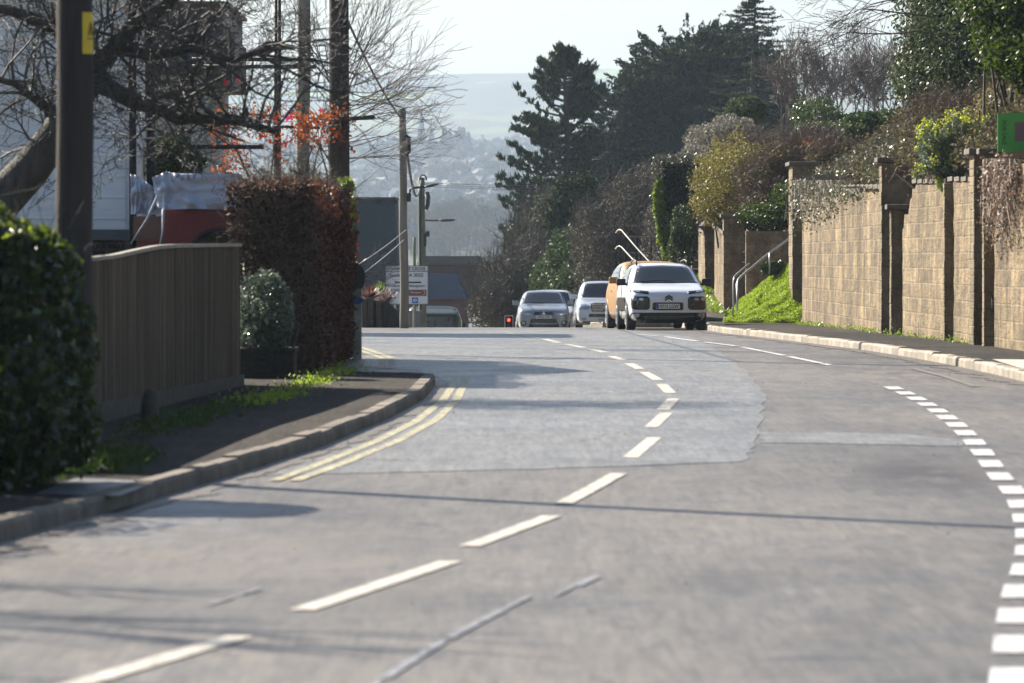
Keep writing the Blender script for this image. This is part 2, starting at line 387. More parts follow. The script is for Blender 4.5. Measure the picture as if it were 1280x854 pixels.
def worn_paint(name, c1, c2, hole, lo=.40, hi=.50):
    m = mat(name, c1, .6, c2, 1.8); nt = m.node_tree; n = nt.nodes; l = nt.links; b = n['Principled BSDF']
    g = n.new('ShaderNodeNewGeometry'); t = n.new('ShaderNodeTexNoise'); t.inputs['Scale'].default_value = 14; t.inputs['Detail'].default_value = 8; t.inputs['Roughness'].default_value = .75
    l.new(g.outputs['Position'], t.inputs['Vector']); r = n.new('ShaderNodeValToRGB'); r.color_ramp.elements[0].position = lo; r.color_ramp.elements[1].position = hi
    l.new(t.outputs['Fac'], r.inputs[0]); x = n.new('ShaderNodeMixRGB'); x.inputs[1].default_value = (*hole,1)
    src = b.inputs['Base Color'].links[0].from_socket; l.new(r.outputs[0], x.inputs[0]); l.new(src, x.inputs[2]); l.new(x.outputs[0], b.inputs['Base Color'])
    return m
M_white = worn_paint('road_paint_white', (.46,.42,.36), (.58,.53,.46), (.13,.12,.11))
M_whiteworn = worn_paint('road_paint_old', (.14,.135,.125), (.17,.162,.15), (.11,.10,.092), .46, .66)
M_whitecool = worn_paint('road_paint_line', (.50,.50,.51), (.60,.60,.61), (.14,.13,.13))
M_yellow = worn_paint('road_paint_yellow', (.40,.36,.20), (.50,.46,.28), (.11,.10,.08), .43, .55)
M_bluepaint = worn_paint('road_paint_bluish', (.22,.27,.35), (.34,.39,.46), (.11,.10,.095), .47, .60)
M_soil = mat('soil', (.07,.05,.035), .95, (.11,.09,.06), 1.5, .6, 10)

def strip(name, rows, material, kind='structure', parent=None, uvsmooth=True):
    """rows: list of lists of points (same length) -> grid sheet"""
    nr = len(rows); nc = len(rows[0]); v = [tuple(p) for r in rows for p in r]
    f = [(i*nc+j, i*nc+j+1, (i+1)*nc+j+1, (i+1)*nc+j) for i in range(nr-1) for j in range(nc-1)]
    o = new_mesh_obj(name, v, f, material, parent, smooth=True)
    if kind and parent is None: o['kind'] = kind
    return o

# ------------------------------------------------------------------ base terrain, one sheet to the horizon
def terrain_z(x, y):
    z = zr(y)-0.06
    far = np.clip((y-420)/1500, 0, 1)
    n1 = np.sin(x*.011+y*.004)+.6*np.sin(x*.023-y*.009+1.7)+.5*np.sin(y*.013+2)
    z = z+far*n1*3.5
    hill = np.clip((y-4800)/1800, 0, 1)
    z = z+hill*(5*np.sin(x*.004+.5)+7*np.sin(x*.0013-1.2)+1.5*np.sin(x*.012))
    z = z+hill*14*np.clip((x+120)/1000, -.4, 1)
    # left side behind the crest drops a little, right side is banked up by its own sheet
    return z
yb = np.concatenate([np.arange(-60,260,2.0), np.geomspace(260,9500,210)])
tb = np.concatenate([-np.geomspace(1,.02,50), [0], np.geomspace(.02,1,50)])
rows = [[(t*(70+.33*max(y,0)), y, float(terrain_z(t*(70+.33*max(y,0)), y))) for t in tb] for y in yb]
M_ground = mat('grass_field', (.045,.07,.025), .95, (.09,.085,.05), .012, .3, 1, detail=8, thr=(.45,.55))
# chalk-down fields: light pasture against dark scrub, in patches
def field_mat():
    m = bpy.data.materials.new('field_patchwork'); m.use_nodes = True
    nt = m.node_tree; n = nt.nodes; l = nt.links; b = n['Principled BSDF']; b.inputs['Roughness'].default_value=.95
    g = n.new('ShaderNodeNewGeometry')
    mp = n.new('ShaderNodeMapping'); mp.inputs['Scale'].default_value=(1,.55,0); l.new(g.outputs['Position'], mp.inputs[0])
    v = n.new('ShaderNodeTexVoronoi'); v.inputs['Scale'].default_value=.0045; l.new(mp.outputs[0], v.inputs['Vector'])
    r = n.new('ShaderNodeValToRGB'); r.color_ramp.interpolation='CONSTANT'; e=r.color_ramp.elements
    e[0].color=(.035,.045,.025,1); e[0].position=0; e[1].color=(.20,.30,.08,1); e[1].position=.8
    for p,c in ((.35,(.06,.065,.035,1)),(.5,(.045,.06,.03,1)),(.62,(.09,.12,.045,1))):
        q=e.new(p); q.color=c
    s = n.new('ShaderNodeSeparateColor'); l.new(v.outputs['Color'], s.inputs[0]); l.new(s.outputs[0], r.inputs[0])
    t = n.new('ShaderNodeTexNoise'); t.inputs['Scale'].default_value=.012; t.inputs['Detail'].default_value=8; l.new(mp.outputs[0], t.inputs['Vector'])
    r2 = n.new('ShaderNodeValToRGB'); r2.color_ramp.elements[0].position=.47; r2.color_ramp.elements[1].position=.53
    l.new(t.outputs['Fac'], r2.inputs[0]); x = n.new('ShaderNodeMixRGB'); l.new(r2.outputs[0], x.inputs[0]); l.new(r.outputs[0], x.inputs[1]); x.inputs[2].default_value=(.05,.055,.03,1)
    l.new(x.outputs[0], b.inputs['Base Color']); return m
M_field = field_mat()
vv = [p for r in rows for p in r]; nc = len(tb)
ff = [(i*nc+j, i*nc+j+1, (i+1)*nc+j+1, (i+1)*nc+j) for i in range(len(yb)-1) for j in range(nc-1)]
mi = [0 if yb[i] < 420 else 1 for i in range(len(yb)-1) for j in range(nc-1)]
gr = new_mesh_obj('ground', vv, ff, None, None, True, [M_soil, M_field], mi); gr['kind']='structure'

# ------------------------------------------------------------------ kerb lines from the photograph
def line_from(pxs, dz=0): return [G(x, y, dz) for x, y in pxs]
LK = line_from([(0,678),(100,650),(200,622),(300,592),(400,560),(480,527),(530,500),(546,480)])
LKy = [-40, 15]+[p.y for p in LK]; LKx = [-5.2, -3.9]+[p.x for p in LK]
def leftk(y): return float(np.interp(y, LKy, LKx))
LK_END = LK[-1].y
RK = line_from([(1280,478),(1240,468),(1180,455),(1100,441),(1000,428),(905,417)])
RKy = [-40, 30, 50]+[p.y for p in RK]+[129, 150, 200]; RKx = [16, 11, 7.6]+[p.x for p in RK]+[4.25, 4.3, 2.6]
def rightk(y): return float(np.interp(y, RKy, RKx))
WALL = [(40,9.2),(60,8.0),(80,7.2),(90,6.92),(100,6.70),(115,6.6),(129,6.52)]
def wallx(y): return float(np.interp(y, [a for a,b in WALL], [b for a,b in WALL]))
# road surface
rows = []
for y in np.arange(-40, 262, 1.0):
    xr = rightk(y)+.35 if y < 200 else 3.0-(y-200)*.12
    if y < LK_END: xl = leftk(y)-.35
    elif y < 150: xl = -16
    else: xl = -7.5-(y-150)*.02
    rows.append([(xl+(xr-xl)*t, y, zrf(y)) for t in np.linspace(0,1,13)])
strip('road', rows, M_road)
# newer surfacing with a ragged cracked edge
def patch(name, pxs, material, dz, rag=.05, sub=6):
    pts = line_from(pxs, dz); out = []
    for i in range(len(pts)):
        a, b = pts[i], pts[(i+1)%len(pts)]
        for k in range(sub):
            q = a.lerp(b, k/sub); out.append((q.x+random.gauss(0,rag), q.y+random.gauss(0,rag*1.5)))
    bm = bmesh.new(); vs = [bm.verts.new((x,y,0)) for x,y in out]; f = bm.faces.new(vs)
    bmesh.ops.triangulate(bm, faces=[f])
    for y in np.arange(20,142,1.0):
        geom = bm.verts[:]+bm.edges[:]+bm.faces[:]
        bmesh.ops.bisect_plane(bm, geom=geom, plane_co=(0,y,0), plane_no=(0,1,0))
    for v in bm.verts: v.co.z = zrf(v.co.y)+dz
    bmesh.ops.recalc_face_normals(bm, faces=bm.faces)
    me = bpy.data.meshes.new(name); bm.to_mesh(me); bm.free(); me.materials.append(material)
    if me.polygons and me.polygons[0].normal.z < 0: me.flip_normals()
    o = link(bpy.data.objects.new(name, me)); o['kind']='structure'; return o
patch('road_resurfacing', [(455,416),(560,413),(700,412.5),(800,414),(862,421),(900,440),(940,470),(957,500),(950,535),(940,562),(928,577),(800,582),(640,587),(470,591),(330,594),
       (420,566),(500,533),(545,505),(560,478),(520,462),(455,458)], M_roadnew, .004, .02)
patch('trench_repair', [(945,540),(1050,541),(1140,543),(1205,550),(1200,558),(1080,555),(950,553)], M_trench, .004, .02)

def smooth_line(pts, step=.12):
    a = np.array([(p.x,p.y) for p in pts]); s = np.concatenate([[0],np.cumsum(np.linalg.norm(np.diff(a,axis=0),axis=1))])
    t = np.arange(0, s[-1], step); x = np.interp(t, s, a[:,0]); y = np.interp(t, s, a[:,1])
    k = max(3,int(.9/step)); 
    xs, ys = _smooth(x,k), _smooth(y,k); xs[0],ys[0]=x[0],y[0]
    return np.stack([xs,ys],1)
def painted(name, path, width, material, dz=.008):
    """path (n,2)"""
    t = np.gradient(path, axis=0); t = unit(t); nn = np.stack([-t[:,1], t[:,0]],1)*width/2
    a = path+nn; b = path-nn; rows = [[(a[i,0],a[i,1],zrf(a[i,1])+dz),(b[i,0],b[i,1],zrf(b[i,1])+dz)][::-1] for i in range(len(path))]
    return strip(name, rows, material)
def seg(p, q, step=.25):
    n = max(2,int((q-p).length/step)); return np.array([(p.lerp(q,i/n).x, p.lerp(q,i/n).y) for i in range(n+1)])
# centre line, dash by dash
dash = [((60,868),(300,797)),((378,764),(563,703)),((587,684),(690,646)),((703,631),(773,593)),((788,573),(818,548)),
        ((814,535),(833,517)),((829,513),(842,499)),((838,492),(827,481)),((823,476),(805,466)),((800,462),(786,455)),((779,451),(764,446)),
        ((756,441),(738,437)),((729,435),(708,431)),((699,429),(681,424.5)),((672,423),(654,420)),((648,419.5),(636,417))]
for i, (a, b) in enumerate(dash):
    painted('centre_line_dash', seg(G(*a), G(*b)), .125, M_white)
# edge dashes on the right
ed = line_from([(1105,481),(1125,489),(1148,500),(1172,514),(1196,532),(1216,551),(1233,573),(1250,597),(1264,611),(1274,626),(1281,642),(1287,665),(1288,690),(1284,715),(1277,729),(1271,757),(1267,792),(1265,830),(1262,870)][::-1])
ep = smooth_line(ed, .05); s = np.concatenate([[0],np.cumsum(np.linalg.norm(np.diff(ep,axis=0),axis=1))])
k = .3
while k < s[-1]-1:
    m_ = (s >= k) & (s <= k+1.15)
    if m_.sum() > 3: painted('edge_line_dash', ep[m_][::2], .17, M_whitecool)
    k += 1.95
for q in ([(1037,457),(1010,451.2),(985,446)],[(980,445),(950,439),(925,434)],[(920,433),(900,430.5),(880,428)],[(872,427),(850,424),(830,421)],[(822,420.3),(790,418)]):
    painted('edge_line', smooth_line(line_from(q), .2), .10, M_whitecool)
painted('edge_line', smooth_line(line_from([(1220,484),(1180,471),(1140,461)]), .3), .10, M_whiteworn)
for off in (0,1):
    px = [(368,602),(430,580),(500,551),(545,526),(570,502),(580,482),(580,472)] if off == 0 else [(343,602),(400,581),(470,553),(520,528),(553,502),(567,482),(568,473)]
    painted('double_yellow_line', smooth_line(line_from(px), .2), .09, M_yellow)
    px = [(448,434),(470,441),(492,449)] if off == 0 else [(448,438),(463,443),(482,449.5)]
    painted('double_yellow_line', smooth_line(line_from(px), .3), .10, M_yellow)
    px = [(491,450),(486,462)] if off == 0 else [(480,450),(474,462)]
    painted('double_yellow_line', smooth_line(line_from(px), .3), .09, M_yellow)
_rp = random.Random(3)
for (p_, q_) in (((440,880),(475,854)),((480,850),(520,824)),((522,823),(556,802)),((560,800),(596,780)),((598,779),(630,763)),((632,762),(662,747)),((694,746),(716,735)),((720,734),(746,722)),((262,757),(292,748)),((300,745),(326,737))):
    painted('spilled_paint_line', seg(G(*p_), G(*q_), .15), _rp.uniform(.03,.065) if p_[0] > 400 else .03, M_bluepaint)

# ------------------------------------------------------------------ kerbs and pavements
def kerbstones(name, path, out_sign, material, hgt=.11, wid=.14, L=.92):
    a = np.array(path); s = np.concatenate([[0],np.cumsum(np.linalg.norm(np.diff(a,axis=0),axis=1))]); mb = MB(); k = 0
    while k < s[-1]-.1:
        e = min(k+L-.012, s[-1]); p = [np.interp(k,s,a[:,i]) for i in (0,1)]; q = [np.interp(e,s,a[:,i]) for i in (0,1)]
        d = Vector((q[0]-p[0], q[1]-p[1])); 
        if d.length > .05:
            d.normalize(); nn = Vector((-d.y, d.x))*out_sign; dz = random.gauss(0,.006); h2 = hgt+dz; w = wid
            pr = [(0,-.08),(0.008,h2-.025),(.03,h2),(w,h2),(w,-.08)]
            A = [(p[0]+nn.x*u, p[1]+nn.y*u, zrf(p[1])+z) for u,z in pr]; B = [(q[0]+nn.x*u, q[1]+nn.y*u, zrf(q[1])+z) for u,z in pr]
            n = 5; mb.add(A+B, [(0,1,2,3,4),(9,8,7,6,5)]+[(i,(i+1)%5,5+(i+1)%5,5+i) for i in range(5)])
        k += L
    o = mb.build(name, material); o['kind']='structure'; return o
lk_path = [(leftk(y), y) for y in np.arange(-30, LK_END, .5)]
cx, cy = leftk(LK_END), LK_END                       # rounded corner into the side road
for a in np.linspace(0, math.pi/2, 10)[1:]:
    lk_path.append((cx-1.3+1.3*math.cos(a), cy+1.6*math.sin(a)))
for x in np.arange(lk_path[-1][0]-.6, -14, -.6): lk_path.append((x, lk_path[-1][1]+.02))
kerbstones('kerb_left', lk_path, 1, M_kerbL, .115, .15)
rk_path = [(rightk(y), y) for y in np.arange(-30, 168, .5)]
kerbstones('kerb_right', rk_path, -1, M_kerb, .12, .15)
rows = []
for x, y in lk_path[:len(np.arange(-30, LK_END, .5))]:
    rows.append([(x-.13-(1-t)*18, y, zrf(y)+.108) for t in [0,.5,.8,.87,.9,.93,.96,.98,1]])
for x, y in lk_path[len(np.arange(-30, LK_END, .5)):len(np.arange(-30, LK_END, .5))+9]:
    rows.append([(x-.13-(1-t)*(18+x-cx), y-.1, zrf(y)+.108) for t in [0,.5,.8,.87,.9,.93,.96,.98,1]])
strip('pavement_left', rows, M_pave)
# worn light patch on the left pavement
def pave_patch(name, pxs, material, zo): 
    pts = [G(x,y,zo) for x,y in pxs]; o = new_mesh_obj(name, [tuple(p) for p in pts], [tuple(range(len(pts)))], material); o['kind']='structure'
    if o.data.polygons[0].normal.z < 0: o.data.flip_normals()
pave_patch('pavement_repair', [(45,617),(95,597),(195,602),(150,620)], M_trench, .112)
rows = []
FP = [(128,.12),(132,.20),(137,.36),(150,.95),(159,1.38),(166,1.62),(200,1.7)]    # footpath height above the road
def fpz(y): return zrf(y)+float(np.interp(y,[a for a,b in FP],[b for a,b in FP]))
for y in np.arange(-30, 128.1, 1.0):
    xl, xr = rightk(y)+.14, max(wallx(y) if y > 40 else 9.2+(40-y)*.3, rightk(y)+1)+.6
    rows.append([(xl+(xr-xl)*t, y, zrf(y)+.113) for t in (0,.2,.5,.8,1)])
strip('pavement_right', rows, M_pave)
rows = []
for y in np.arange(128, 168, 1.0):
    z = fpz(y)
    rows.append([(4.46,y,zrf(y)+.113),(4.5,y,z),(5.0,y,z),(5.8,y,z),(7.4,y,z)] if y > 130 else [(4.46,y,z),(4.5,y,z),(5.0,y,z),(5.8,y,z),(7.4,y,z)])
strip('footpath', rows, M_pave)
pave_patch('driveway_apron', [(1240,449),(1310,450),(1310,466),(1272,459)], M_conc, .118)
# traffic island edge beyond the crest
kerbstones('kerb_island', [(2.05,150),(2.3,149.2),(3.2,149),(4.2,149.5)], 1, M_kerb, .16, .2)
pts = [(1.75,160),(1.85,152),(2.3,149.3),(4.2,149.6),(4.3,160)]
o = new_mesh_obj('island_paving', [(x,y,zrf(y)+.15) for x,y in pts], [(0,1,2,3,4)], M_conc); o['kind']='structure'

# ------------------------------------------------------------------ bank behind the right hand wall
def bank_z(x, y):
    w = wallx(y) if y < 130 else 6.6
    t = max(x-w, 0)
    base = zrf(min(y,150))+(2.45 if y < 130 else 2.3)
    r = base+ (t*.95 if t < 3.2 else 3.04+(t-3.2)*.12) + .12*math.sin(y*.7+x)+.1*math.sin(x*2.1)
    if y > 150: r -= (y-150)*.012
    return r
rows = [[(wallx(y)+.28+dx, y, bank_z(wallx(y)+.28+dx, y)) for dx in (0,.3,.7,1.1,1.6,2.1,2.7,3.3,4.2,6,9,14,22,35)] for y in np.arange(45, 136.6, 1.5)]
M_bank = mat('bank_litter', (.05,.035,.022), .95, (.10,.07,.045), 1.2, .8, 6)
strip('bank', rows, M_bank)
rows = [[(x, y, bank_z(x,y) if x > 6.9 else -.5) for x in (6.85,6.95,7.6,8.2,8.8,9.6,10.5,12,15,20,30,45)] for y in np.arange(136.2, 330, 3)]
strip('bank', rows, M_bank)

# grit, leaf crumbs and small stones lying on the road and along the kerbs
def grit(name, pts, size, col1, col2, label):
    n = len(pts); V = []
    C = np.array(pts); a = rng.uniform(0,6.28,(n,)); s = size*rng.uniform(.4,1.6,(n,))
    Q = []
    for k in range(4):
        ang = a+k*math.pi/2; nx = np.stack([np.cos(ang)*s, np.sin(ang)*s, np.zeros(n)],1); ang2 = ang+math.pi/2; ny = np.stack([np.cos(ang2)*s, np.sin(ang2)*s, np.zeros(n)],1); top = C+np.array([0,0,1])*s[:,None]*.7
        Q.append(np.stack([C+nx, C+ny, top+ny*.35, top+nx*.35],1))
    Q.append(np.stack([top+np.stack([np.cos(a+k*math.pi/2)*s, np.sin(a+k*math.pi/2)*s, np.zeros(n)],1)*.35 for k in range(4)],1))
    o = quads_obj(name, np.concatenate(Q), mat(name+'_col', col1, .9, col2, 20)); o['kind']='stuff'; o['label']=label; o['category']='debris'
pts = []
for i in range(160):
    y = 22+random.random()**1.3*85; x = random.uniform(leftk(min(y,66))+.1, rightk(y)-.1)
    if abs(x) < .10*y+1: pts.append((x, y, zrf(y)+.006))
for i in range(260):
    y = random.uniform(25,66); pts.append((leftk(y)+abs(random.gauss(0,.16))+.02, y, zrf(y)+.004))
for i in range(500):
    y = random.uniform(60,118); pts.append((rightk(y)-abs(random.gauss(0,.28))-.02, y, zrf(y)+.004))
grit('road_grit', pts, .007, (.03,.025,.02), (.09,.07,.05), 'dark grit and leaf crumbs scattered over the road and gutters')

# brown dirt lying in the gutters
def gutter(name, f, y0, y1, w, sign):
    rows = []
    for y in np.arange(y0, y1, .25):
        ww = w*(.55+.45*mnoise.noise(Vector((y*.9,3,sign)))+.25*mnoise.noise(Vector((y*3.1,7,sign)))); ww = max(ww,.03); x = f(y)
        a, b = (x-.02, x+ww) if sign > 0 else (x-ww, x+.02); rows.append([(a,y,zrf(y)+.0055),((a+b)/2,y,zrf(y)+.0075),(b,y,zrf(y)+.0055)])
    strip(name, rows, M_gutter)
M_gutter = worn_paint('gutter_dirt', (.05,.038,.028), (.085,.065,.048), (.10,.09,.08), .42, .56)
gutter('gutter_dirt', leftk, 22, LK_END-.3, .38, 1); gutter('gutter_dirt', rightk, 60, 122, .55, -1)
# ------------------------------------------------------------------ stone walls on the right
def stone_mat(name, c1, c2, mortar, bw=.85, bh=.25, axis='y', stain=(.09,.075,.055), seed=0.0):
    m = bpy.data.materials.new(name); m.use_nodes = True
    nt = m.node_tree; n = nt.nodes; l = nt.links; b = n['Principled BSDF']; b.inputs['Roughness'].default_value = .9
    g = n.new('ShaderNodeNewGeometry'); sp = n.new('ShaderNodeSeparateXYZ'); l.new(g.outputs['Position'], sp.inputs[0])
    cb = n.new('ShaderNodeCombineXYZ'); l.new(sp.outputs['Y' if axis=='y' else 'X'], cb.inputs[0]); l.new(sp.outputs['Z'], cb.inputs[1])
    wob = n.new('ShaderNodeTexNoise'); wob.inputs['Scale'].default_value=1.5; l.new(g.outputs['Position'], wob.inputs['Vector'])
    va = n.new('ShaderNodeVectorMath'); va.operation='MULTIPLY_ADD'; va.inputs[1].default_value=(.05,.03,0); va.inputs[2].default_value=(seed,seed*.37,0)
    l.new(wob.outputs['Color'], va.inputs[0]); vb = n.new('ShaderNodeVectorMath'); vb.operation='ADD'; l.new(cb.outputs[0], vb.inputs[0]); l.new(va.outputs[0], vb.inputs[1])
    br = n.new('ShaderNodeTexBrick'); br.inputs['Scale'].default_value=1; br.inputs['Brick Width'].default_value=bw; br.inputs['Row Height'].default_value=bh
    br.inputs['Mortar Size'].default_value=.016; br.inputs['Mortar Smooth'].default_value=.3; br.inputs['Bias'].default_value=0
    br.inputs['Color1'].default_value=(*c1,1); br.inputs['Color2'].default_value=(*c2,1); br.inputs['Mortar'].default_value=(*mortar,1); br.offset=.5; br.squash=.7; br.squash_frequency=3
    l.new(vb.outputs[0], br.inputs['Vector'])
    def nz(sc, lo, hi, a, c, det=6, st=None):
        t = n.new('ShaderNodeTexNoise'); t.inputs['Scale'].default_value=sc; t.inputs['Detail'].default_value=det; t.inputs['Roughness'].default_value=.7
        if st:
            mp=n.new('ShaderNodeMapping'); mp.inputs['Scale'].default_value=st; l.new(g.outputs['Position'],mp.inputs[0]); l.new(mp.outputs[0],t.inputs['Vector'])
        else: l.new(g.outputs['Position'], t.inputs['Vector'])
        r = n.new('ShaderNodeValToRGB'); r.color_ramp.elements[0].position=lo; r.color_ramp.elements[1].position=hi
        r.color_ramp.elements[0].color=(*a,1); r.color_ramp.elements[1].color=(*c,1); l.new(t.outputs['Fac'], r.inputs[0]); return r.outputs[0], t.outputs['Fac']
    def mul(a, c, f=1, t='MULTIPLY'):
        x = n.new('ShaderNodeMixRGB'); x.blend_type=t
        if isinstance(f,(int,float)): x.inputs[0].default_value=f
        else: l.new(f, x.inputs[0])
        l.new(a, x.inputs[1]); l.new(c, x.inputs[2]); return x.outputs[0]
    c_, _ = nz(2.2, .3,.7,(.50,.48,.44),(1.28,1.24,1.14)); col = mul(br.outputs['Color'], c_)
    d_, _ = nz(.8, .42,.68,(1,1,1),(.36,.33,.26), 8, (1,1,.3)); col = mul(col, d_, 1)
    s_, _ = nz(2.4, .48,.70,(1,1,1),(.50,.46,.38), 5, (1,1,.10)); col = mul(col, s_, .85)
    w_, _ = nz(1.1, .52,.70,(1,1,1),(.80,.92,.62), 6); col = mul(col, w_, .7)
    e_, _ = nz(9, .3,.6,(.75,.73,.7),(1.08,1.08,1.08), 4); col = mul(col, e_)
    l.new(col, b.inputs['Base Color'])
    _, f1 = nz(6.5, 0,1,(0,0,0),(1,1,1), 5, (1,.55,1))
    mx = n.new('ShaderNodeMath'); mx.operation='MULTIPLY_ADD'; mx.inputs[1].default_value=-.55; l.new(br.outputs['Fac'], mx.inputs[0]); l.new(f1, mx.inputs[2])
    bp = n.new('ShaderNodeBump'); bp.inputs['Strength'].default_value=1; bp.inputs['Distance'].default_value=.09; l.new(mx.outputs[0], bp.inputs['Height']); l.new(bp.outputs[0], b.inputs['Normal'])
    return m
M_stone = stone_mat('rockfaced_stone', (.38,.29,.175), (.185,.138,.083), (.34,.27,.172))
M_stonex = stone_mat('rockfaced_stone_end', (.34,.27,.19), (.25,.20,.14), (.28,.24,.18), .5, .25, 'x')
M_cap = mat('coping_stone', (.085,.075,.06), .9, (.15,.13,.10), 3, .6, 12)
def yx(px):                       # wall distance for a photo column
    ys = np.arange(62, 130, .1); xs = 640+F*np.array([wallx(y) for y in ys])/ys
    return float(np.interp(-px, -xs, ys))
def rock_panel(y0, y1, top, thick=.45):
    """wall panel following the wall line, uneven rock-faced front, own thickness; top = function(y)->height over the pavement"""
    ys = np.linspace(y0, y1, max(3,int(abs(y1-y0)/.22))); mb = MB(); nz = 12; F_ = []
    for y in ys:
        t = top(y); z0 = zrf(y)-.1
        F_.append([(wallx(y)+.02*mnoise.noise(Vector((y*1.9,k*3.1,0)))-.012, y, z0+(t+.1)*k/nz) for k in range(nz+1)]+[(wallx(y)+thick, y, z0+t+.1), (wallx(y)+thick, y, z0)])
    nc = len(F_[0]); v = [p for r in F_ for p in r]
    f = [(i*nc+j, i*nc+(j+1)%nc, (i+1)*nc+(j+1)%nc, (i+1)*nc+j) for i in range(len(ys)-1) for j in range(nc)]
    f += [tuple(range(nc)), tuple((len(ys)-1)*nc+j for j in range(nc))[::-1]]
    mb.add(v, f); return mb
wall = thing('stone_wall', 'tall pale rock-faced stone wall with buttress piers behind the right hand pavement', 'wall', (6.7,100,zrf(100)))
def htop(px, y0):                 # height over the pavement seen at a photo point on the wall
    y = yx(px); return (P(px, y0, y).z-zrf(y))
Y = yx
pyh = lambda y, h: P(640+F*wallx(y)/y, h, y).z-zrf(y)
rock_panel(Y(1003), Y(1109), lambda y: pyh(y, 236)).build('wall_panel', M_stone, wall)
mb = MB()                          # its coping
for a in np.arange(Y(1109)+.2, Y(1003), 1.2): mb.box((wallx(a+.55)+.2, a+.58, zrf(a)+pyh(a+.5,236)+.04), (.56,1.18,.08))
mb.build('coping', M_cap, wall)
# stepped (broken) panel
yA, yB = Y(1129), Y(1187)
def stepped(y):
    px = 640+F*wallx(y)/y
    for lim, h in ((1132,286),(1137,268),(1141,248),(1146,236),(2000,229)):
        if px < lim: return P(px, h, y).z-zrf(y)
rock_panel(yA, yB, stepped).build('wall_panel', M_stone, wall)
rock_panel(Y(1193), Y(1221), lambda y: pyh(y, 227)).build('wall_panel', M_stone, wall)
rock_panel(Y(1244), 62, lambda y: 2.75).build('wall_panel', M_stone, wall)
mb = MB()
for a in np.arange(yB+.2, Y(1146), 1.0): mb.box((wallx(a)+.2, a+.5, zrf(a)+stepped(a)+.04), (.50,.995,.07))
for a in np.arange(Y(1221)+.1, Y(1193), 1.0): mb.box((wallx(a)+.2, a+.5, zrf(a)+pyh(a+.5,227)+.04), (.50,.995,.07))
for px, h in ((1134,268),(1139,248),(1128.5,286)): mb.box((wallx(Y(px))+.29, Y(px), P(px,h,Y(px)).z+.05), (.5,.5,.08))
mb.build('coping', M_cap, wall)
def pier(px, ytop, wid=.5, proud=.10, depth=.5, cap=True, wall=wall):
    y = Y(px); x0 = wallx(y)-proud; z0 = zrf(y)-.1; z1 = P(px+6, ytop, y).z; mb = MB()
    k = int((z1-z0)/.25)
    for i in range(k+1):
        a = z0+i*.25; b = min(a+.242, z1); 
        if b-a > .02: mb.box((x0+wid/2+random.gauss(0,.003), y+depth/2, (a+b)/2), (wid,depth,b-a))
    mb.bbox(x0+.008, x0+wid-.008, y+.008, y+depth-.008, z0, z1-.004)
    p = mb.build('pier', M_stonex, wall, bevel=.012)
    if cap:
        c = MB(); c.box((x0+wid/2, y+depth/2, z1+.045), (wid+.16, depth+.16, .09)); c.build('pier_cap', M_cap, p, bevel=.015)
pier(995, 207, .52, .12, 1.7)
pier(1110, 203, .54, .12, .7)
pier(1121, 262, .40, .10, .4)
pier(1188, 229, .30, .10, .3, False)
pier(1227, 193, .34, .12, .8)
pier(1238, 193, .32, .10, .3)
mb = MB(); mb.tube([G(1243,431,.11), P(1243,371,Y(1244))], .045, 8); 
tag(mb.build('metal_post', mat('black_paint',(.015,.015,.015),.5), None), 'short black metal post at the foot of the stone wall on the far right', 'post')

# far garden wall, walls and piers beyond the steps
fw = thing('garden_wall', 'low stone garden wall with square shaded piers beyond the grass slope', 'wall', (5.2,140,fpz(140)))
def fx(px, y): return (px-640)*y/F
def fy(px): 
    ys = np.arange(134,190,.1); return float(np.interp(-px, -(640+F*5.15/ys), ys))
def fpanel(pxa, pxb, ytop, name='wall_panel'):
    ya, yb_ = fy(pxb), fy(pxa); mb = MB(); n = 14
    for i in range(n):
        a = ya+(yb_-ya)*i/n; b = ya+(yb_-ya)*(i+1)/n; 
        zt = P(pxb, ytop, ya).z-fpz(ya)
        v = [(5.15,a,fpz(a)-.3),(5.55,a,fpz(a)-.3),(5.55,a,fpz(a)+zt),(5.15,a,fpz(a)+zt),(5.15,b,fpz(b)-.3),(5.55,b,fpz(b)-.3),(5.55,b,fpz(b)+zt),(5.15,b,fpz(b)+zt)]
        mb.add(v, [(0,1,2,3),(7,6,5,4),(0,4,5,1),(1,5,6,2),(2,6,7,3),(3,7,4,0)])
    o = mb.build(name, M_stone, fw)
    c = MB()
    for i in range(n):
        a = ya+(yb_-ya)*i/n; b = ya+(yb_-ya)*(i+1)/n; c.box((5.33,(a+b)/2,fpz((a+b)/2)+zt+.05),(.5,(b-a)*.98,.1))
    c.build('coping', M_cap, o)
fpanel(893, 907, 294); fpanel(873.5, 883, 294)
def fpier(px0, px1, ytop, ybase, depth=.5, cap=True):
    ya = fy((px0+.01)); a = P(px0, ytop, ya); b = P(px1, ybase, ya); mb = MB()
    k = 0; z = b.z-.4
    while z < a.z-.01:
        z2 = min(z+.245, a.z); mb.bbox(a.x-.05, b.x, ya, ya+depth, z, z2-.008); z = z2
    p = mb.build('pier', M_stonex, fw, bevel=.01)
    if cap: c = MB(); c.bbox(a.x-.12, b.x+.08, ya-.07, ya+depth+.07, a.z, a.z+.09); c.build('pier_cap', M_cap, p, bevel=.012)
fpier(907, 932, 272, 383, .6); fpier(883.5, 893, 272, 363, .5); fpier(867, 873, 294, 340, .5)
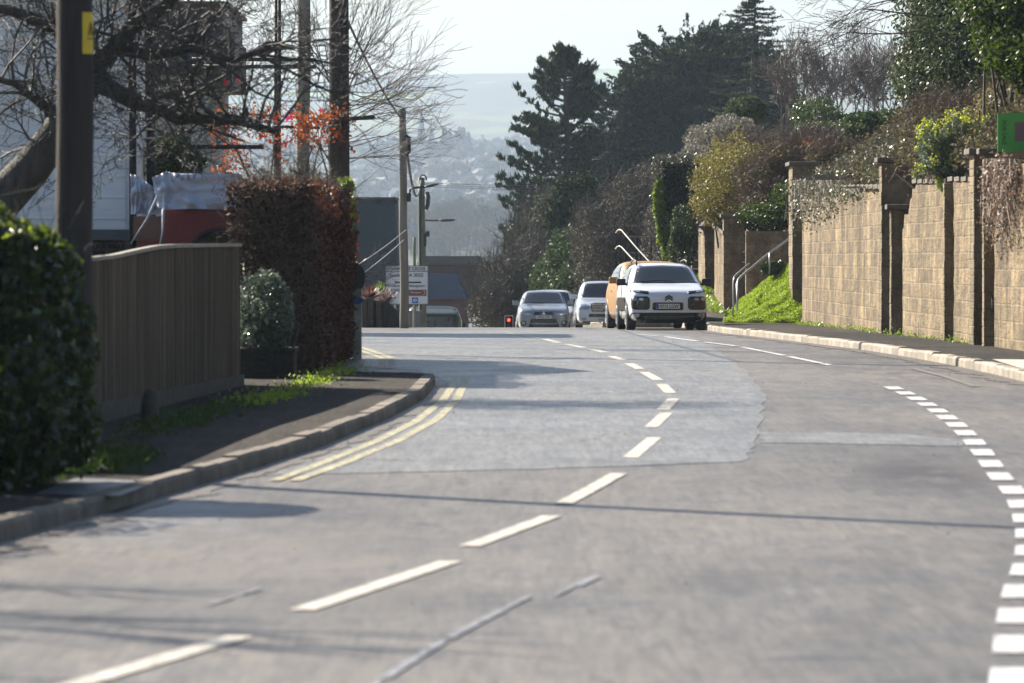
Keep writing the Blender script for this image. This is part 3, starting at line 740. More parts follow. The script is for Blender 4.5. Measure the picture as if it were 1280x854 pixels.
# slatted metal gate/railing further on
gt = MB(); y0 = fy(868)
for i in range(5):
    px = 853+i*3.2; yy = fy(868)+i*1.2; a = P(px, 266, y0); mb_ = [P(px,336,y0), P(px,265,y0)]; gt.tube(mb_, .025, 6)
gt.tube([P(852,268,y0),P(869,268,y0)], .025, 6); gt.tube([P(852,331,y0),P(869,331,y0)], .025, 6)
tag(gt.build('railing_gate', mat('gate_paint',(.03,.03,.028),.5), None), 'narrow dark upright-bar gate between the ivy hedge and the low stone wall', 'gate')
# retaining wall in shade across the steps
rw = MB(); a = P(932, 290, 136.2); b = P(1010, 290, 136.2)
for k in range(12):
    z0 = P(932,385,136.2).z-.4+k*.25
    if z0+.245 < P(932,285,136.2).z: rw.bbox(a.x+.01, b.x+1.2, 136.2, 136.6, z0, z0+.24)
rw.bbox(a.x+.02, b.x+1.2, 136.22, 136.58, P(932,385,136.2).z-.4, P(932,292,136.2).z)
tag(rw.build('retaining_wall', M_stonex, None), 'shaded block retaining wall behind the steps and steel handrail', 'wall')
# steps beside the grass slope
st = MB()
for k in range(9):
    st.bbox(5.2+k*.3, 5.5+k*.3, 133.4, 136.15, zrf(134)-.1, fpz(134)+.16*(k+1))
tag(st.build('steps', M_conc, None), 'concrete steps climbing right between the grass slope and shaded wall', 'steps')

# grass slope: earth body + blades
def slope_pt(u, v):
    """u along the pavement (left->right), v up the slope"""
    a = Vector((4.82+u*1.85, 129.3-u*.6, 0)); a.z = zrf(129)+.12
    top_z = P(998, 322, 133.3).z; h = (top_z-a.z)*(.06+.94*u)**.85
    q = Vector((a.x+.25*v*(1-u), 129.3-u*.6+v*4.0, a.z+h*v**.9)); return q
rows = [[tuple(slope_pt(u, v)) for u in np.linspace(0,1.12,22)] for v in np.linspace(0,1,16)]
v = [p for r in rows for p in r]; ff = [(i*22+j, i*22+j+1, (i+1)*22+j+1, (i+1)*22+j) for i in range(15) for j in range(21)]
o = new_mesh_obj('grass_slope', v, ff, mat('slope_earth',(.12,.17,.02),.95,(.17,.2,.03)), None, True); o['kind']='structure'
uv = rng.uniform(0,1,(60000,2)); Cg = np.array([tuple(slope_pt(u*1.1, w)) for u, w in uv])+rng.normal(size=(60000,3))*.02+np.array([0,0,.04])
bump_ = .025*np.sin(uv[:,0]*23+uv[:,1]*11)+.025*np.sin(uv[:,1]*31-uv[:,0]*17); Cg[:,2] += np.clip(bump_,-.03,.12)
tag(leaves('grass', Cg, .045, .022, LM['grass'], None, (-.5,-.3,.8), .1), 'bright sunlit grass and weeds covering the steep slope beside the steps', 'grass', kind='stuff')
# bushy clump on top of the slope
Cb = crown_pts([px_ell(967,335,16,9,132.6)], 1500, .4); tag(leaves('grey_weed_clump', Cb, .09,.05, LM['privet']), 'grey-green weed clump on the top edge of the sunny grass slope', 'plant')

# steel handrail
M_steel = mat('galvanised_steel', (.45,.46,.47), .35, (.38,.39,.4), 6, metal=.8)
hr = thing('handrail', 'bent galvanised steel tube handrail rising beside the grass slope', 'handrail', tuple(P(916,402,130.2)))
def rail_px(pts, d0, d1, r, name):
    mb = MB(); q = [P(x,y,d0+(d1-d0)*i/(len(pts)-1)) for i,(x,y) in enumerate(pts)]; mb.tube(q, r, 8); mb.build(name, M_steel, hr, True)
rail_px([(916.5,404),(916.5,352),(918,346),(922,342),(937,329.5)], 130.2, 131.2, .022, 'rail')
rail_px([(921.5,398),(921.5,355),(923,349),(927,345),(962,316),(990,296),(1012,280)], 130.6, 134, .024, 'rail')
rail_px([(962,342),(962,316.5)], 132.3, 132.3, .02, 'post')

# black railings with pale top rails (steps down to the road)
M_blackrail = mat('railing_black', (.02,.02,.022), .9, spec=.1)
M_galv = mat('railing_pale', (.42,.40,.36), .6, (.32,.31,.28), 5)
rg = thing('step_railing', 'black railing with two pale sloping top rails above the parked cars', 'railing', tuple(P(800,335,160)))
for pts in ([(770,291),(771.5,288.5),(774,287),(777,288),(795,309),(815,331),(830,345)], [(769.5,311),(771.5,308.5),(774,307.5),(777,309),(800,334),(812,346)]):
    mb = MB(); mb.tube([P(x,y,158-i*1.0) for i,(x,y) in enumerate(pts)], .018, 8); mb.build('top_rail', M_galv, rg, True)
mb = MB()
for i in range(6):
    px = 770+i*6.2; yt = 290 if i == 0 else 290+(px-776)*1.13+1; mb.tube([P(px,352,158-i*.4), P(px,max(289,yt),158-i*.4)], .018, 6)
mb.build('baluster_panel', M_blackrail, rg)
rg2 = thing('path_railing', 'plain black two-rail railing ending at a thick dark post by the ivy hedge', 'railing', tuple(P(836,336,163)))
mb = MB(); mb.tube([P(782,296.5,165),P(834,297,163)], .022, 6); mb.build('rail', M_blackrail, rg2)
mb = MB(); mb.tube([P(786,316.5,165),P(834,317,163)], .022, 6); mb.build('rail', M_blackrail, rg2)
for px in (814,796): mb = MB(); mb.tube([P(px,350,164),P(px,295,164)], .022, 6); mb.build('post', M_blackrail, rg2)
mb = MB(); mb.box(P(836.5,322,163), (.14,.14,.85)); mb.box(P(836.5,303,163), (.17,.17,.03)); mb.build('end_post', M_blackrail, rg2)
# ------------------------------------------------------------------ vehicles
def paint(name, col, metal=.0, rough=.32): 
    m = mat(name, col, rough, tuple(c*.93 for c in col), 1.2, metal=metal, coat=.8); return m
M_glass = mat('car_glass', (.008,.011,.016), .05, (.012,.015,.02), 2, spec=.45)
M_blackpl = mat('black_plastic', (.008,.009,.011), .5, (.013,.014,.016), 4, spec=.3)
M_gloss = mat('gloss_black', (.01,.011,.012), .12, (.014,.014,.016), 4)
M_tyre = mat('tyre', (.016,.016,.017), .85, (.03,.028,.026), 6)
M_rim = mat('alloy_rim', (.5,.51,.53), .3, (.4,.41,.43), 6, metal=.8)
M_lamp = mat('lamp_glass', (.22,.25,.29), .10, (.40,.43,.48), 14, spec=1, metal=.35, coat=1)
M_plate = mat('number_plate_white', (.62,.62,.58), .4, (.68,.68,.64), 5)
M_blue = mat('plate_blue', (.01,.05,.32), .4)
M_letter = mat('letter_black', (.008,.008,.009), .5)
M_chrome = mat('chrome', (.7,.72,.75), .12, (.6,.62,.66), 5, metal=1)
def text_obj(name, body, h, material, parent, loc, rot=(math.pi/2,0,0), width=None, ext=.002):
    cu = bpy.data.curves.new(name, 'FONT'); cu.body = body; cu.size = 1; cu.extrude = 0; cu.align_x = 'CENTER'; cu.align_y = 'CENTER'; cu.offset = .012
    tmp = bpy.data.objects.new(name, cu); COL.objects.link(tmp)
    me = bpy.data.meshes.new_from_object(tmp.evaluated_get(bpy.context.evaluated_depsgraph_get()))
    bpy.data.objects.remove(tmp); bpy.data.curves.remove(cu)
    n = len(me.vertices); co = np.empty(n*3); me.vertices.foreach_get('co', co); co = co.reshape(-1,3)
    co -= (co.max(0)+co.min(0))/2; hh = co[:,1].max()-co[:,1].min(); ww = co[:,0].max()-co[:,0].min()
    sy = h/hh; sx = width/ww if width else sy
    co[:,0] *= sx; co[:,1] *= sy
    m = Matrix.LocRotScale(Vector(loc), __import__('mathutils').Euler(rot), None)
    o0 = Vector((0,0,0)) if parent is None else -origin_of(parent)
    pts = [m @ Vector(c) + o0 for c in co]
    me.vertices.foreach_set('co', np.array(pts, dtype=np.float32).ravel()); me.materials.clear(); me.materials.append(material); me.name = name; me.update()
    return link(bpy.data.objects.new(name, me), parent)

def loft_body(name, st, material, parent, sub=2):
    st = [(y,w*1.01,zb,zm,zs,ws*1.02,zt,wr*(1.12 if zt-zs > .3 else 1.05)) for (y,w,zb,zm,zs,ws,zt,wr) in st]; V = []
    for (y,w,zb,zm,zs,ws,zt,wr) in st:
        half = [(0,zb),(w*.78,zb),(w*.97,zb+.07),(w,zm),(w*.995,(zm+zs)/2),(ws,zs),(wr,zt-.035 if zt-zs > .2 else zt-.012),(wr*.6,zt),(0,zt+.012)]
        ring = half+[(-a,b) for a,b in half[-2:0:-1]]
        V.append([(a,y,b) for a,b in ring])
    n = len(V[0]); v = [p for r in V for p in r]
    f = [(i*n+j,(i+1)*n+j,(i+1)*n+(j+1)%n,i*n+(j+1)%n) for i in range(len(st)-1) for j in range(n)]
    for base in (0,(len(st)-1)*n):      # cap with quads across
        h = n//2
        for j in range(h): 
            q = (base+j, base+j+1, base+(n-j-1)%n, base+(n-j)%n)
            if len(set(q)) == 4: f.append(q)
            elif j == 0: f.append((base, base+1, base+n-1))
            else: f.append((base+j, base+h, base+n-j))
    bm = bmesh.new(); bv = [bm.verts.new(p) for p in v]
    for q in f:
        q = list(dict.fromkeys(q))
        if len(q) > 2:
            try: bm.faces.new([bv[i] for i in q])
            except ValueError: pass
    bmesh.ops.recalc_face_normals(bm, faces=bm.faces)
    me = bpy.data.meshes.new(name); bm.to_mesh(me); bm.free(); me.materials.append(material)
    o = bpy.data.objects.new(name, me); COL.objects.link(o)
    md = o.modifiers.new('s','SUBSURF'); md.levels = sub; md.render_levels = sub
    me2 = bpy.data.meshes.new_from_object(o.evaluated_get(bpy.context.evaluated_depsgraph_get()))
    bpy.data.objects.remove(o); me2.name = name
    me2.polygons.foreach_set('use_smooth', [True]*len(me2.polygons))
    ob = link(bpy.data.objects.new(name, me2), parent)
    bm = bmesh.new(); bm.from_mesh(me2); bvh = BVHTree.FromBMesh(bm); bm.free()
    return ob, bvh
def decal(bvh, name, poly, material, parent, axis='front', off=.008, rings=7, res=.04, th=.012, side=-1):
    """poly: star-convex outline in (x,z) for front/(y,z) for a side, wrapped on the body with thickness"""
    out = []
    for i in range(len(poly)):
        a, b = Vector(poly[i]), Vector(poly[(i+1)%len(poly)]); k = max(1,int((b-a).length/res))
        out += [a.lerp(b, j/k) for j in range(k)]
    c = sum(out, Vector((0,0)))/len(out); V = []; last = None
    def hit(p, o_):
        if axis == 'front': o, d = Vector((p.x,-6,p.y)), Vector((0,1,0))
        elif axis == 'top': o, d = Vector((p.x,p.y,6)), Vector((0,0,-1))
        else: o, d = Vector((side*6,p.x,p.y)), Vector((-side,0,0))
        h, nrm, _, _ = bvh.ray_cast(o, d)
        if h is None:
            q = Vector((p.x,0,p.y)) if axis == 'front' else Vector((side*.8,p.x,p.y)); h, nrm, _, _ = bvh.find_nearest(q)
        if nrm.dot(d) > 0: nrm = -nrm
        return h+nrm*o_
    n = len(out); V += [hit(p, -th) for p in out]; V += [hit(p, off) for p in out]
    for k in range(1, rings): V += [hit(c.lerp(p, 1-k/rings), off) for p in out]
    V.append(hit(c, off)); f = []
    for k in range(rings):
        for j in range(n): f.append((k*n+j, k*n+(j+1)%n, (k+1)*n+(j+1)%n, (k+1)*n+j))
    for j in range(n): f.append((rings*n+j, rings*n+(j+1)%n, len(V)-1))
    o = new_mesh_obj(name, V, f, material, parent, smooth=True)
    bm = bmesh.new(); bm.from_mesh(o.data); bmesh.ops.recalc_face_normals(bm, faces=bm.faces)
    bm.to_mesh(o.data); bm.free()
    # make sure the outside faces the viewer
    pz = o.data.polygons[len(o.data.polygons)//2].normal; d = {'front':Vector((0,-1,0)),'top':Vector((0,0,1)),'side':Vector((side,0,0))}[axis]
    if sum((p.normal.dot(d) for p in o.data.polygons)) < 0: o.data.flip_normals()
    return o
def rr(x0,x1,z0,z1,r,n=4):
    o = []
    for cx,cz,a0 in ((x1-r,z1-r,0),(x0+r,z1-r,90),(x0+r,z0+r,180),(x1-r,z0+r,270)):
        for i in range(n+1):
            a = R(a0+90*i/n); o.append((cx+r*math.cos(a), cz+r*math.sin(a)))
    return o
def mir(p): return [(-a,b) for a,b in p][::-1]
def wheel(x, y, r, w, parent, side):
    mb = MB(); n = 28
    prof = [(-w/2,r*.62),(-w/2,r*.9),(-w*.38,r),(w*.38,r),(w/2,r*.9),(w/2,r*.62)]
    V = [(x+a, y+b*math.cos(2*math.pi*j/n), r+b*math.sin(2*math.pi*j/n)) for a,b in prof for j in range(n)]; k = len(prof)
    f = [(i*n+j,i*n+(j+1)%n,(i+1)*n+(j+1)%n,(i+1)*n+j) for i in range(k-1) for j in range(n)]+[tuple(range(n)),tuple((k-1)*n+j for j in range(n))]
    mb.add(V, f); wh = mb.build('wheel', M_tyre, parent, False)
    rm = MB(); xo = x+side*(w/2+.004)
    for i in range(5):
        a = 2*math.pi*i/5+.3; c = (xo, y+r*.33*math.cos(a), r+r*.33*math.sin(a)); rm.box(c, (.02,r*.58,r*.16), rx=a)
    rm.tube([(xo-.012,y,r),(xo+.014,y,r)], r*.14, 12)
    ring = [(xo, y+r*.62*math.cos(2*math.pi*i/24), r+r*.62*math.sin(2*math.pi*i/24)) for i in range(25)]; rm.tube(ring, .014, 6, False)
    rm.build('rim', M_rim, wh)
def mirror(x, y, z, material, parent, s, size=(.20,.12,.15)):
    mb = MB(); mb.box((x,y,z), size); mb.box((x-s*.12,y+.02,z-.05),(.14,.05,.05))
    o = mb.build('wing_mirror', material, parent); m = o.modifiers.new('b','BEVEL'); m.width=.045; m.segments=3; return o
def plate(parent, bvh, x, z, txt, w=.52, h=.11, blue=False, right=True):
    hit = bvh.ray_cast(Vector((x,-6,z)), Vector((0,1,0)))[0]; y = hit.y-.035 if hit else -2.2
    mb = MB(); mb.box((x,y,z),(w,.02,h)); p = mb.build('number_plate', M_plate, parent, bevel=.004)
    if blue: b = MB(); b.box((x-w/2+.028,y-.0115,z),(.05,.003,h*.9)); b.build('blue_band', M_blue, p)
    text_obj('plate_text', txt, h*.68, M_letter, p, (x+(.025 if blue else 0),y-.0125,z), width=w*.80)
def place(t, x, y, rz):
    t.location = (x, y, zrf(y)); t.rotation_euler = (math.atan((zrf(y+2)-zrf(y-2))/4), 0, R(rz))

# --- silver-white crossover with dark protective panels
def crossover():
    t = thing('parked_crossover', 'silver-white crossover car with black lamp pods and black roof rails, nearest of the parked cars', 'car')
    pw = paint('paint_silver_white', (.72,.76,.82), .1)
    st = [(-2.085,.58,.24,.48,.66,.56,.70,.48),(-2.06,.76,.19,.48,.74,.72,.78,.60),(-1.95,.84,.17,.48,.84,.79,.88,.68),(-1.6,.865,.17,.5,.90,.83,.955,.72),
          (-1.2,.865,.17,.55,.94,.83,1.02,.72),(-1.08,.865,.17,.55,.95,.84,1.06,.72),(-.42,.865,.17,.55,.97,.84,1.43,.62),(-.25,.865,.17,.55,.97,.84,1.465,.61),(.4,.865,.17,.55,.98,.84,1.50,.61),
          (1.2,.865,.18,.55,1.0,.83,1.47,.59),(1.6,.86,.2,.55,1.0,.82,1.38,.57),(1.95,.83,.22,.55,.98,.78,1.02,.6),(2.06,.7,.28,.55,.9,.66,.93,.5)]
    body, bv = loft_body('body', st, pw, t)
    D = lambda n,p,m,**k: decal(bv, n, p, m, t, **k)
    D('windscreen', [(-.79,1.045),(0,1.035),(.79,1.045),(.77,1.09),(.66,1.405),(0,1.435),(-.66,1.405),(-.77,1.09)], M_glass, off=.004)
    D('lower_bumper', rr(-.82,.82,.10,.385,.04), M_blackpl, off=.02)
    D('lower_grille', rr(-.55,.55,.17,.32,.04), M_gloss, off=.026)
    for s in (0,1):
        q = lambda p: mir(p) if s else p
        D('lamp_pod', q(rr(-.81,-.42,.45,.735,.07)), M_gloss, off=.022)
        D('headlight', q(rr(-.785,-.70,.645,.715,.03)), M_lamp, off=.028); D('headlight', q(rr(-.66,-.56,.65,.705,.02)), M_lamp, off=.028)
        D('light_surround', q([(-.83,.84),(-.44,.785),(-.435,.85),(-.80,.89)]), M_gloss, off=.008)
        D('running_light', q([(-.80,.85),(-.62,.825),(-.62,.86),(-.78,.878)]), M_lamp, off=.014)
        D('fog_light', q(rr(-.74,-.64,.29,.375,.04)), M_lamp, off=.03)
    D('plate_recess', rr(-.36,.32,.44,.61,.04), M_gloss, off=.012)
    plate(t, bv, -.02, .525, 'KP15 LGW', blue=True)
    ch = MB()
    for z in (.735,.685):
        yy = bv.ray_cast(Vector((0,-6,z)), Vector((0,1,0)))[0].y-.02
        for s in (-1,1): ch.prism([(0,yy,z+.045),(s*.085,yy,z-.01),(s*.085,yy,z-.045),(0,yy,z+.01)], (0,0,0),(0,.02,0))
    ch.build('chevron_badge', M_blackpl, t)
    for s in (-1,1):
        D('side_window', [(-.85,1.03),(1.15,1.03),(1.45,1.12),(1.2,1.36),(-.2,1.385)], M_glass, axis='side', side=s, off=.005)
        D('side_panel', rr(-.95,1.15,.42,.72,.08), mat('panel_brown',(.022,.018,.015),.9,spec=.1), axis='side', side=s, off=.015)
        D('sill_cladding', rr(-1.0,1.0,.16,.27,.03), M_blackpl, axis='side', side=s, off=.012)
        for y in (-1.27,1.3): D('wheel_arch', [(y+.40*math.cos(a),.31+.40*math.sin(a)) for a in np.linspace(0,math.pi*2,24)[:-1]], M_blackpl, axis='side', side=s, off=.012)
        for y in (-1.27,1.3): wheel(s*.775, y, .325, .2, t, s)
        mirror(s*.95, -.78, 1.06, M_blackpl, t, s)
        rl = MB(); rl.tube([(s*.56,-.3,1.44),(s*.565,-.22,1.53),(s*.57,.4,1.565),(s*.56,1.1,1.53),(s*.55,1.2,1.46)], .02, 6); rl.build('roof_rail', M_blackpl, t, True)
        ln = MB(); ln.box((s*.869,.12,.6),(.01,.012,.75)); ln.build('door_gap', M_blackpl, t)
    w = MB(); w.tube([(-.55,-1.13,1.065),(-.1,-1.12,1.10),(.2,-1.14,1.075)], .012, 4); w.build('wiper', M_blackpl, t)
    place(t, 3.32, 127.1, 3.5)
crossover()
# --- bronze car behind it
def bronze():
    t = thing('parked_hatchback', 'bronze orange hatchback parked mostly hidden behind the silver-white crossover', 'car')
    pw = mat('paint_bronze', (.30,.155,.035), .45, (.27,.135,.03), 1.2, spec=.25)
    st = [(-2.05,.55,.26,.5,.64,.52,.68,.45),(-2.02,.74,.2,.5,.72,.70,.76,.58),(-1.85,.85,.17,.5,.86,.78,.90,.66),(-1.5,.88,.17,.5,.95,.84,1.0,.72),
          (-1.25,.88,.17,.55,1.0,.84,1.08,.72),(-.5,.88,.17,.55,1.02,.84,1.50,.64),(-.3,.88,.17,.55,1.02,.84,1.56,.63),(.4,.88,.17,.55,1.02,.84,1.58,.63),
          (1.3,.88,.18,.55,1.02,.83,1.55,.61),(1.8,.86,.2,.55,1.0,.82,1.45,.58),(2.0,.83,.24,.55,.98,.78,1.1,.6),(2.05,.7,.28,.55,.9,.66,.95,.5)]
    body, bv = loft_body('body', st, pw, t)
    D = lambda n,p,m,**k: decal(bv, n, p, m, t, **k)
    D('windscreen', [(-.75,1.10),(0,1.09),(.75,1.10),(.72,1.16),(.67,1.47),(0,1.50),(-.67,1.47),(-.72,1.16)], M_glass, off=.004)
    D('grille', rr(-.45,.45,.28,.48,.05), M_gloss); 
    for s in (0,1):
        q = lambda p: mir(p) if s else p
        D('headlight', q([(-.80,.70),(-.5,.62),(-.48,.72),(-.74,.86)]), M_lamp, off=.012)
    for s in (-1,1):
        D('side_window', [(-.95,1.07),(1.3,1.08),(1.6,1.15),(1.35,1.42),(-.25,1.46)], M_glass, axis='side', side=s, off=.005)
        for y in (-1.28,1.28): D('wheel_arch', [(y+.38*math.cos(a),.31+.38*math.sin(a)) for a in np.linspace(0,math.pi*2,24)[:-1]], M_blackpl, axis='side', side=s, off=.005)
        for y in (-1.28,1.28): wheel(s*.79, y, .325, .2, t, s)
        mirror(s*.94, -.85, 1.12, pw, t, s)
        D('door_handle', rr(.15,.35,.86,.895,.015), M_chrome, axis='side', side=s, off=.02)
        D('side_trim', rr(-.9,.9,.30,.36,.02), M_chrome, axis='side', side=s, off=.012)
    place(t, 3.22, 132.9, 4.6)
bronze()
# --- silver four by four
def fourbyfour():
    t = thing('silver_four_by_four', 'silver four by four with upright grille and sloping bonnet beside the grey car', 'car')
    pw = paint('paint_silver', (.50,.54,.60), .4)
    st = [(-2.3,.62,.42,.62,.80,.58,.84,.5),(-2.26,.80,.36,.62,.86,.76,.90,.64),(-2.1,.88,.33,.62,.97,.82,1.01,.70),(-1.6,.90,.33,.65,1.04,.84,1.10,.74),
          (-1.1,.90,.33,.65,1.10,.86,1.17,.74),(-.98,.90,.33,.65,1.10,.86,1.21,.74),(-.35,.90,.33,.65,1.12,.86,1.70,.64),(-.15,.90,.33,.65,1.12,.86,1.75,.63),(.6,.90,.33,.65,1.12,.86,1.77,.63),
          (1.9,.90,.33,.65,1.12,.85,1.75,.62),(2.2,.88,.35,.65,1.12,.84,1.45,.62),(2.28,.75,.4,.65,1.0,.7,1.1,.5)]
    body, bv = loft_body('body', st, pw, t)
    D = lambda n,p,m,**k: decal(bv, n, p, m, t, **k)
    D('windscreen', [(-.76,1.21),(0,1.20),(.76,1.21),(.73,1.27),(.67,1.665),(0,1.69),(-.67,1.665),(-.73,1.27)], M_glass, off=.004)
    D('grille', [(-.40,.74),(.40,.74),(.47,.98),(.3,1.02),(-.3,1.02),(-.47,.98)], M_gloss, off=.012)
    g = MB(); y0 = bv.ray_cast(Vector((0,-6,.88)), Vector((0,1,0)))[0].y-.03
    for z in (.79,.85,.91,.97): g.box((0,y0,z),(.80,.012,.018))
    g.build('grille_bars', M_chrome, t)
    e = MB(); ring = [(.10*math.cos(a),y0-.015,.885+.10*math.sin(a)) for a in np.linspace(0,2*math.pi,25)]; e.tube(ring,.011,6,False)
    for a in (90,210,330): e.tube([(0,y0-.015,.885),(.10*math.cos(R(a)),y0-.015,.885+.10*math.sin(R(a)))], .009, 5)
    e.build('round_badge', M_chrome, t)
    for s in (0,1):
        q = lambda p: mir(p) if s else p
        D('headlight', q([(-.83,.80),(-.52,.78),(-.47,.90),(-.60,.985),(-.82,.95)]), M_lamp, off=.012)
        D('fog_light', q(rr(-.74,-.58,.46,.54,.03)), M_lamp, off=.01)
    D('bumper_grille', rr(-.50,.50,.56,.66,.03), M_gloss, off=.01); D('bumper_skirt', rr(-.70,.70,.36,.42,.02), M_blackpl, off=.012)
    plate(t, bv, 0, .475, 'WH02 KNX')
    for s in (-1,1):
        D('side_window', [(-.75,1.2),(1.9,1.2),(1.9,1.6),(-.1,1.64)], M_glass, axis='side', side=s, off=.005)
        for y in (-1.4,1.42): D('wheel_arch', [(y+.44*math.cos(a),.38+.44*math.sin(a)) for a in np.linspace(0,math.pi*2,24)[:-1]], M_blackpl, axis='side', side=s, off=.005)
        for y in (-1.4,1.42): wheel(s*.80, y, .37, .24, t, s)
        mirror(s*.97, -.72, 1.24, pw, t, s)
        rl = MB(); rl.tube([(s*.60,-.1,1.72),(s*.605,.0,1.80),(s*.60,1.6,1.80),(s*.59,1.8,1.74)], .022, 6); rl.build('roof_rail', M_chrome, t, True)
    place(t, 2.95, 185.3, 0.5)
fourbyfour()
# --- grey compact SUV coming over the crest
def compact():
    t = thing('grey_compact_suv', 'metallic grey compact SUV facing the camera at the crest with a dark trapezoid grille', 'car')
    pw = paint('paint_grey', (.20,.215,.235), .3)
    st = [(-2.15,.58,.28,.5,.70,.55,.75,.48),(-2.12,.76,.22,.5,.80,.73,.85,.62),(-1.95,.85,.2,.5,.90,.80,.94,.68),(-1.5,.875,.2,.55,.98,.83,1.03,.72),
          (-1.15,.875,.2,.55,1.02,.83,1.09,.72),(-1.0,.875,.2,.55,1.02,.83,1.13,.71),(-.3,.875,.2,.55,1.04,.83,1.53,.60),(-.1,.875,.2,.55,1.04,.83,1.58,.59),(.6,.875,.2,.55,1.04,.83,1.615,.59),
          (1.5,.875,.2,.55,1.04,.82,1.56,.57),(1.95,.86,.24,.55,1.04,.80,1.25,.57),(2.12,.75,.3,.55,.98,.7,1.0,.5)]
    body, bv = loft_body('body', st, pw, t)
    D = lambda n,p,m,**k: decal(bv, n, p, m, t, **k)
    D('windscreen', [(-.74,1.13),(0,1.12),(.74,1.13),(.71,1.18),(.62,1.51),(0,1.54),(-.62,1.51),(-.71,1.18)], M_glass, off=.004)
    D('upper_grille', [(-.36,.70),(.36,.70),(.30,.80),(-.30,.80)], M_gloss, off=.012)
    D('lower_grille', [(-.52,.30),(.52,.30),(.42,.58),(-.42,.58)], M_gloss, off=.01)
    b_ = MB(); y0 = bv.ray_cast(Vector((0,-6,.45)), Vector((0,1,0)))[0].y-.025
    b_.box((0,y0,.42),(.86,.02,.035)); b_.build('grille_bar', pw, t)
    y1 = bv.ray_cast(Vector((0,-6,.76)), Vector((0,1,0)))[0].y-.02; g = MB()
    for a in (90,210,330):
        c = Vector((0,0)); u = Vector((math.cos(R(a)),math.sin(R(a)))); v_ = Vector((-u.y,u.x))
        g.prism([(0,y1,.765),*(((u*.035+v_*.02*s).x, y1, .765+(u*.035+v_*.02*s).y) for s in (1,)),(u.x*.07,y1,.765+u.y*.07),*(((u*.035-v_*.02).x, y1, .765+(u*.035-v_*.02).y) for s in (1,))], (0,0,0),(0,.012,0))
    g.build('three_point_badge', M_chrome, t)
    plate(t, bv, 0, .64, 'HW63 WSO')
    for s in (0,1):
        q = lambda p: mir(p) if s else p
        D('headlight', q([(-.82,.72),(-.44,.70),(-.42,.77),(-.60,.83),(-.80,.86)]), M_lamp, off=.012)
        D('fog_recess', q(rr(-.78,-.58,.36,.52,.06)), M_gloss, off=.008); D('fog_light', q(rr(-.72,-.62,.39,.49,.045)), M_lamp, off=.014)
    D('lower_skirt', rr(-.55,.55,.2,.27,.02), M_blackpl, off=.01)
    for s in (-1,1):
        D('side_window', [(-.75,1.1),(1.5,1.12),(1.3,1.45),(-.05,1.48)], M_glass, axis='side', side=s, off=.005)
        for y in (-1.33,1.34): D('wheel_arch', [(y+.40*math.cos(a),.34+.40*math.sin(a)) for a in np.linspace(0,math.pi*2,24)[:-1]], M_blackpl, axis='side', side=s, off=.005)
        for y in (-1.33,1.34): wheel(s*.785, y, .345, .21, t, s)
        mirror(s*.93, -.74, 1.15, pw, t, s)
    w = MB(); w.tube([(-.5,-1.07,1.14),(0,-1.05,1.165)], .012, 4); w.build('wiper', M_blackpl, t)
    place(t, 1.04, 192.3, .6)
compact()
# --- white-roofed SUV queued behind it
def queued():
    t = thing('white_roofed_suv', 'tall SUV with a white roof edge and dark windscreen just behind the grey SUV', 'car')
    pw = paint('paint_white', (.62,.65,.68), .1)
    st = [(-2.3,.6,.3,.6,.85,.58,.9,.5),(-2.2,.82,.26,.6,.95,.76,1.0,.66),(-1.6,.9,.26,.6,1.08,.84,1.15,.74),(-1.1,.9,.26,.6,1.12,.84,1.22,.74),
          (-.4,.9,.26,.6,1.14,.86,1.78,.70),(-.2,.9,.26,.6,1.14,.86,1.83,.70),(1.6,.9,.26,.6,1.14,.86,1.84,.69),(2.2,.88,.3,.6,1.14,.84,1.5,.66),(2.3,.75,.35,.6,1.0,.7,1.1,.5)]
    body, bv = loft_body('body', st, pw, t)
    D = lambda n,p,m,**k: decal(bv, n, p, m, t, **k)
    D('windscreen', [(-.78,1.22),(.78,1.22),(.68,1.74),(0,1.765),(-.68,1.74)], M_glass, off=.004)
    D('grille', rr(-.45,.45,.6,.85,.05), M_gloss)
    for s in (0,1):
        q = lambda p: mir(p) if s else p
        D('headlight', q(rr(-.80,-.52,.76,.92,.05)), M_lamp, off=.012)
    for s in (-1,1):
        D('side_window', [(-.8,1.22),(2.0,1.22),(1.8,1.68),(-.1,1.72)], M_glass, axis='side', side=s, off=.005)
        for y in (-1.4,1.42): wheel(s*.80, y, .36, .24, t, s)
        mirror(s*.97, -.72, 1.22, pw, t, s)
    rl = MB()
    rl.tube([(.45,.9,1.83),(.47,1.1,2.2)], .012, 5); rl.build('aerial', M_blackpl, t)
    place(t, 1.36, 199.5, 0)
queued()
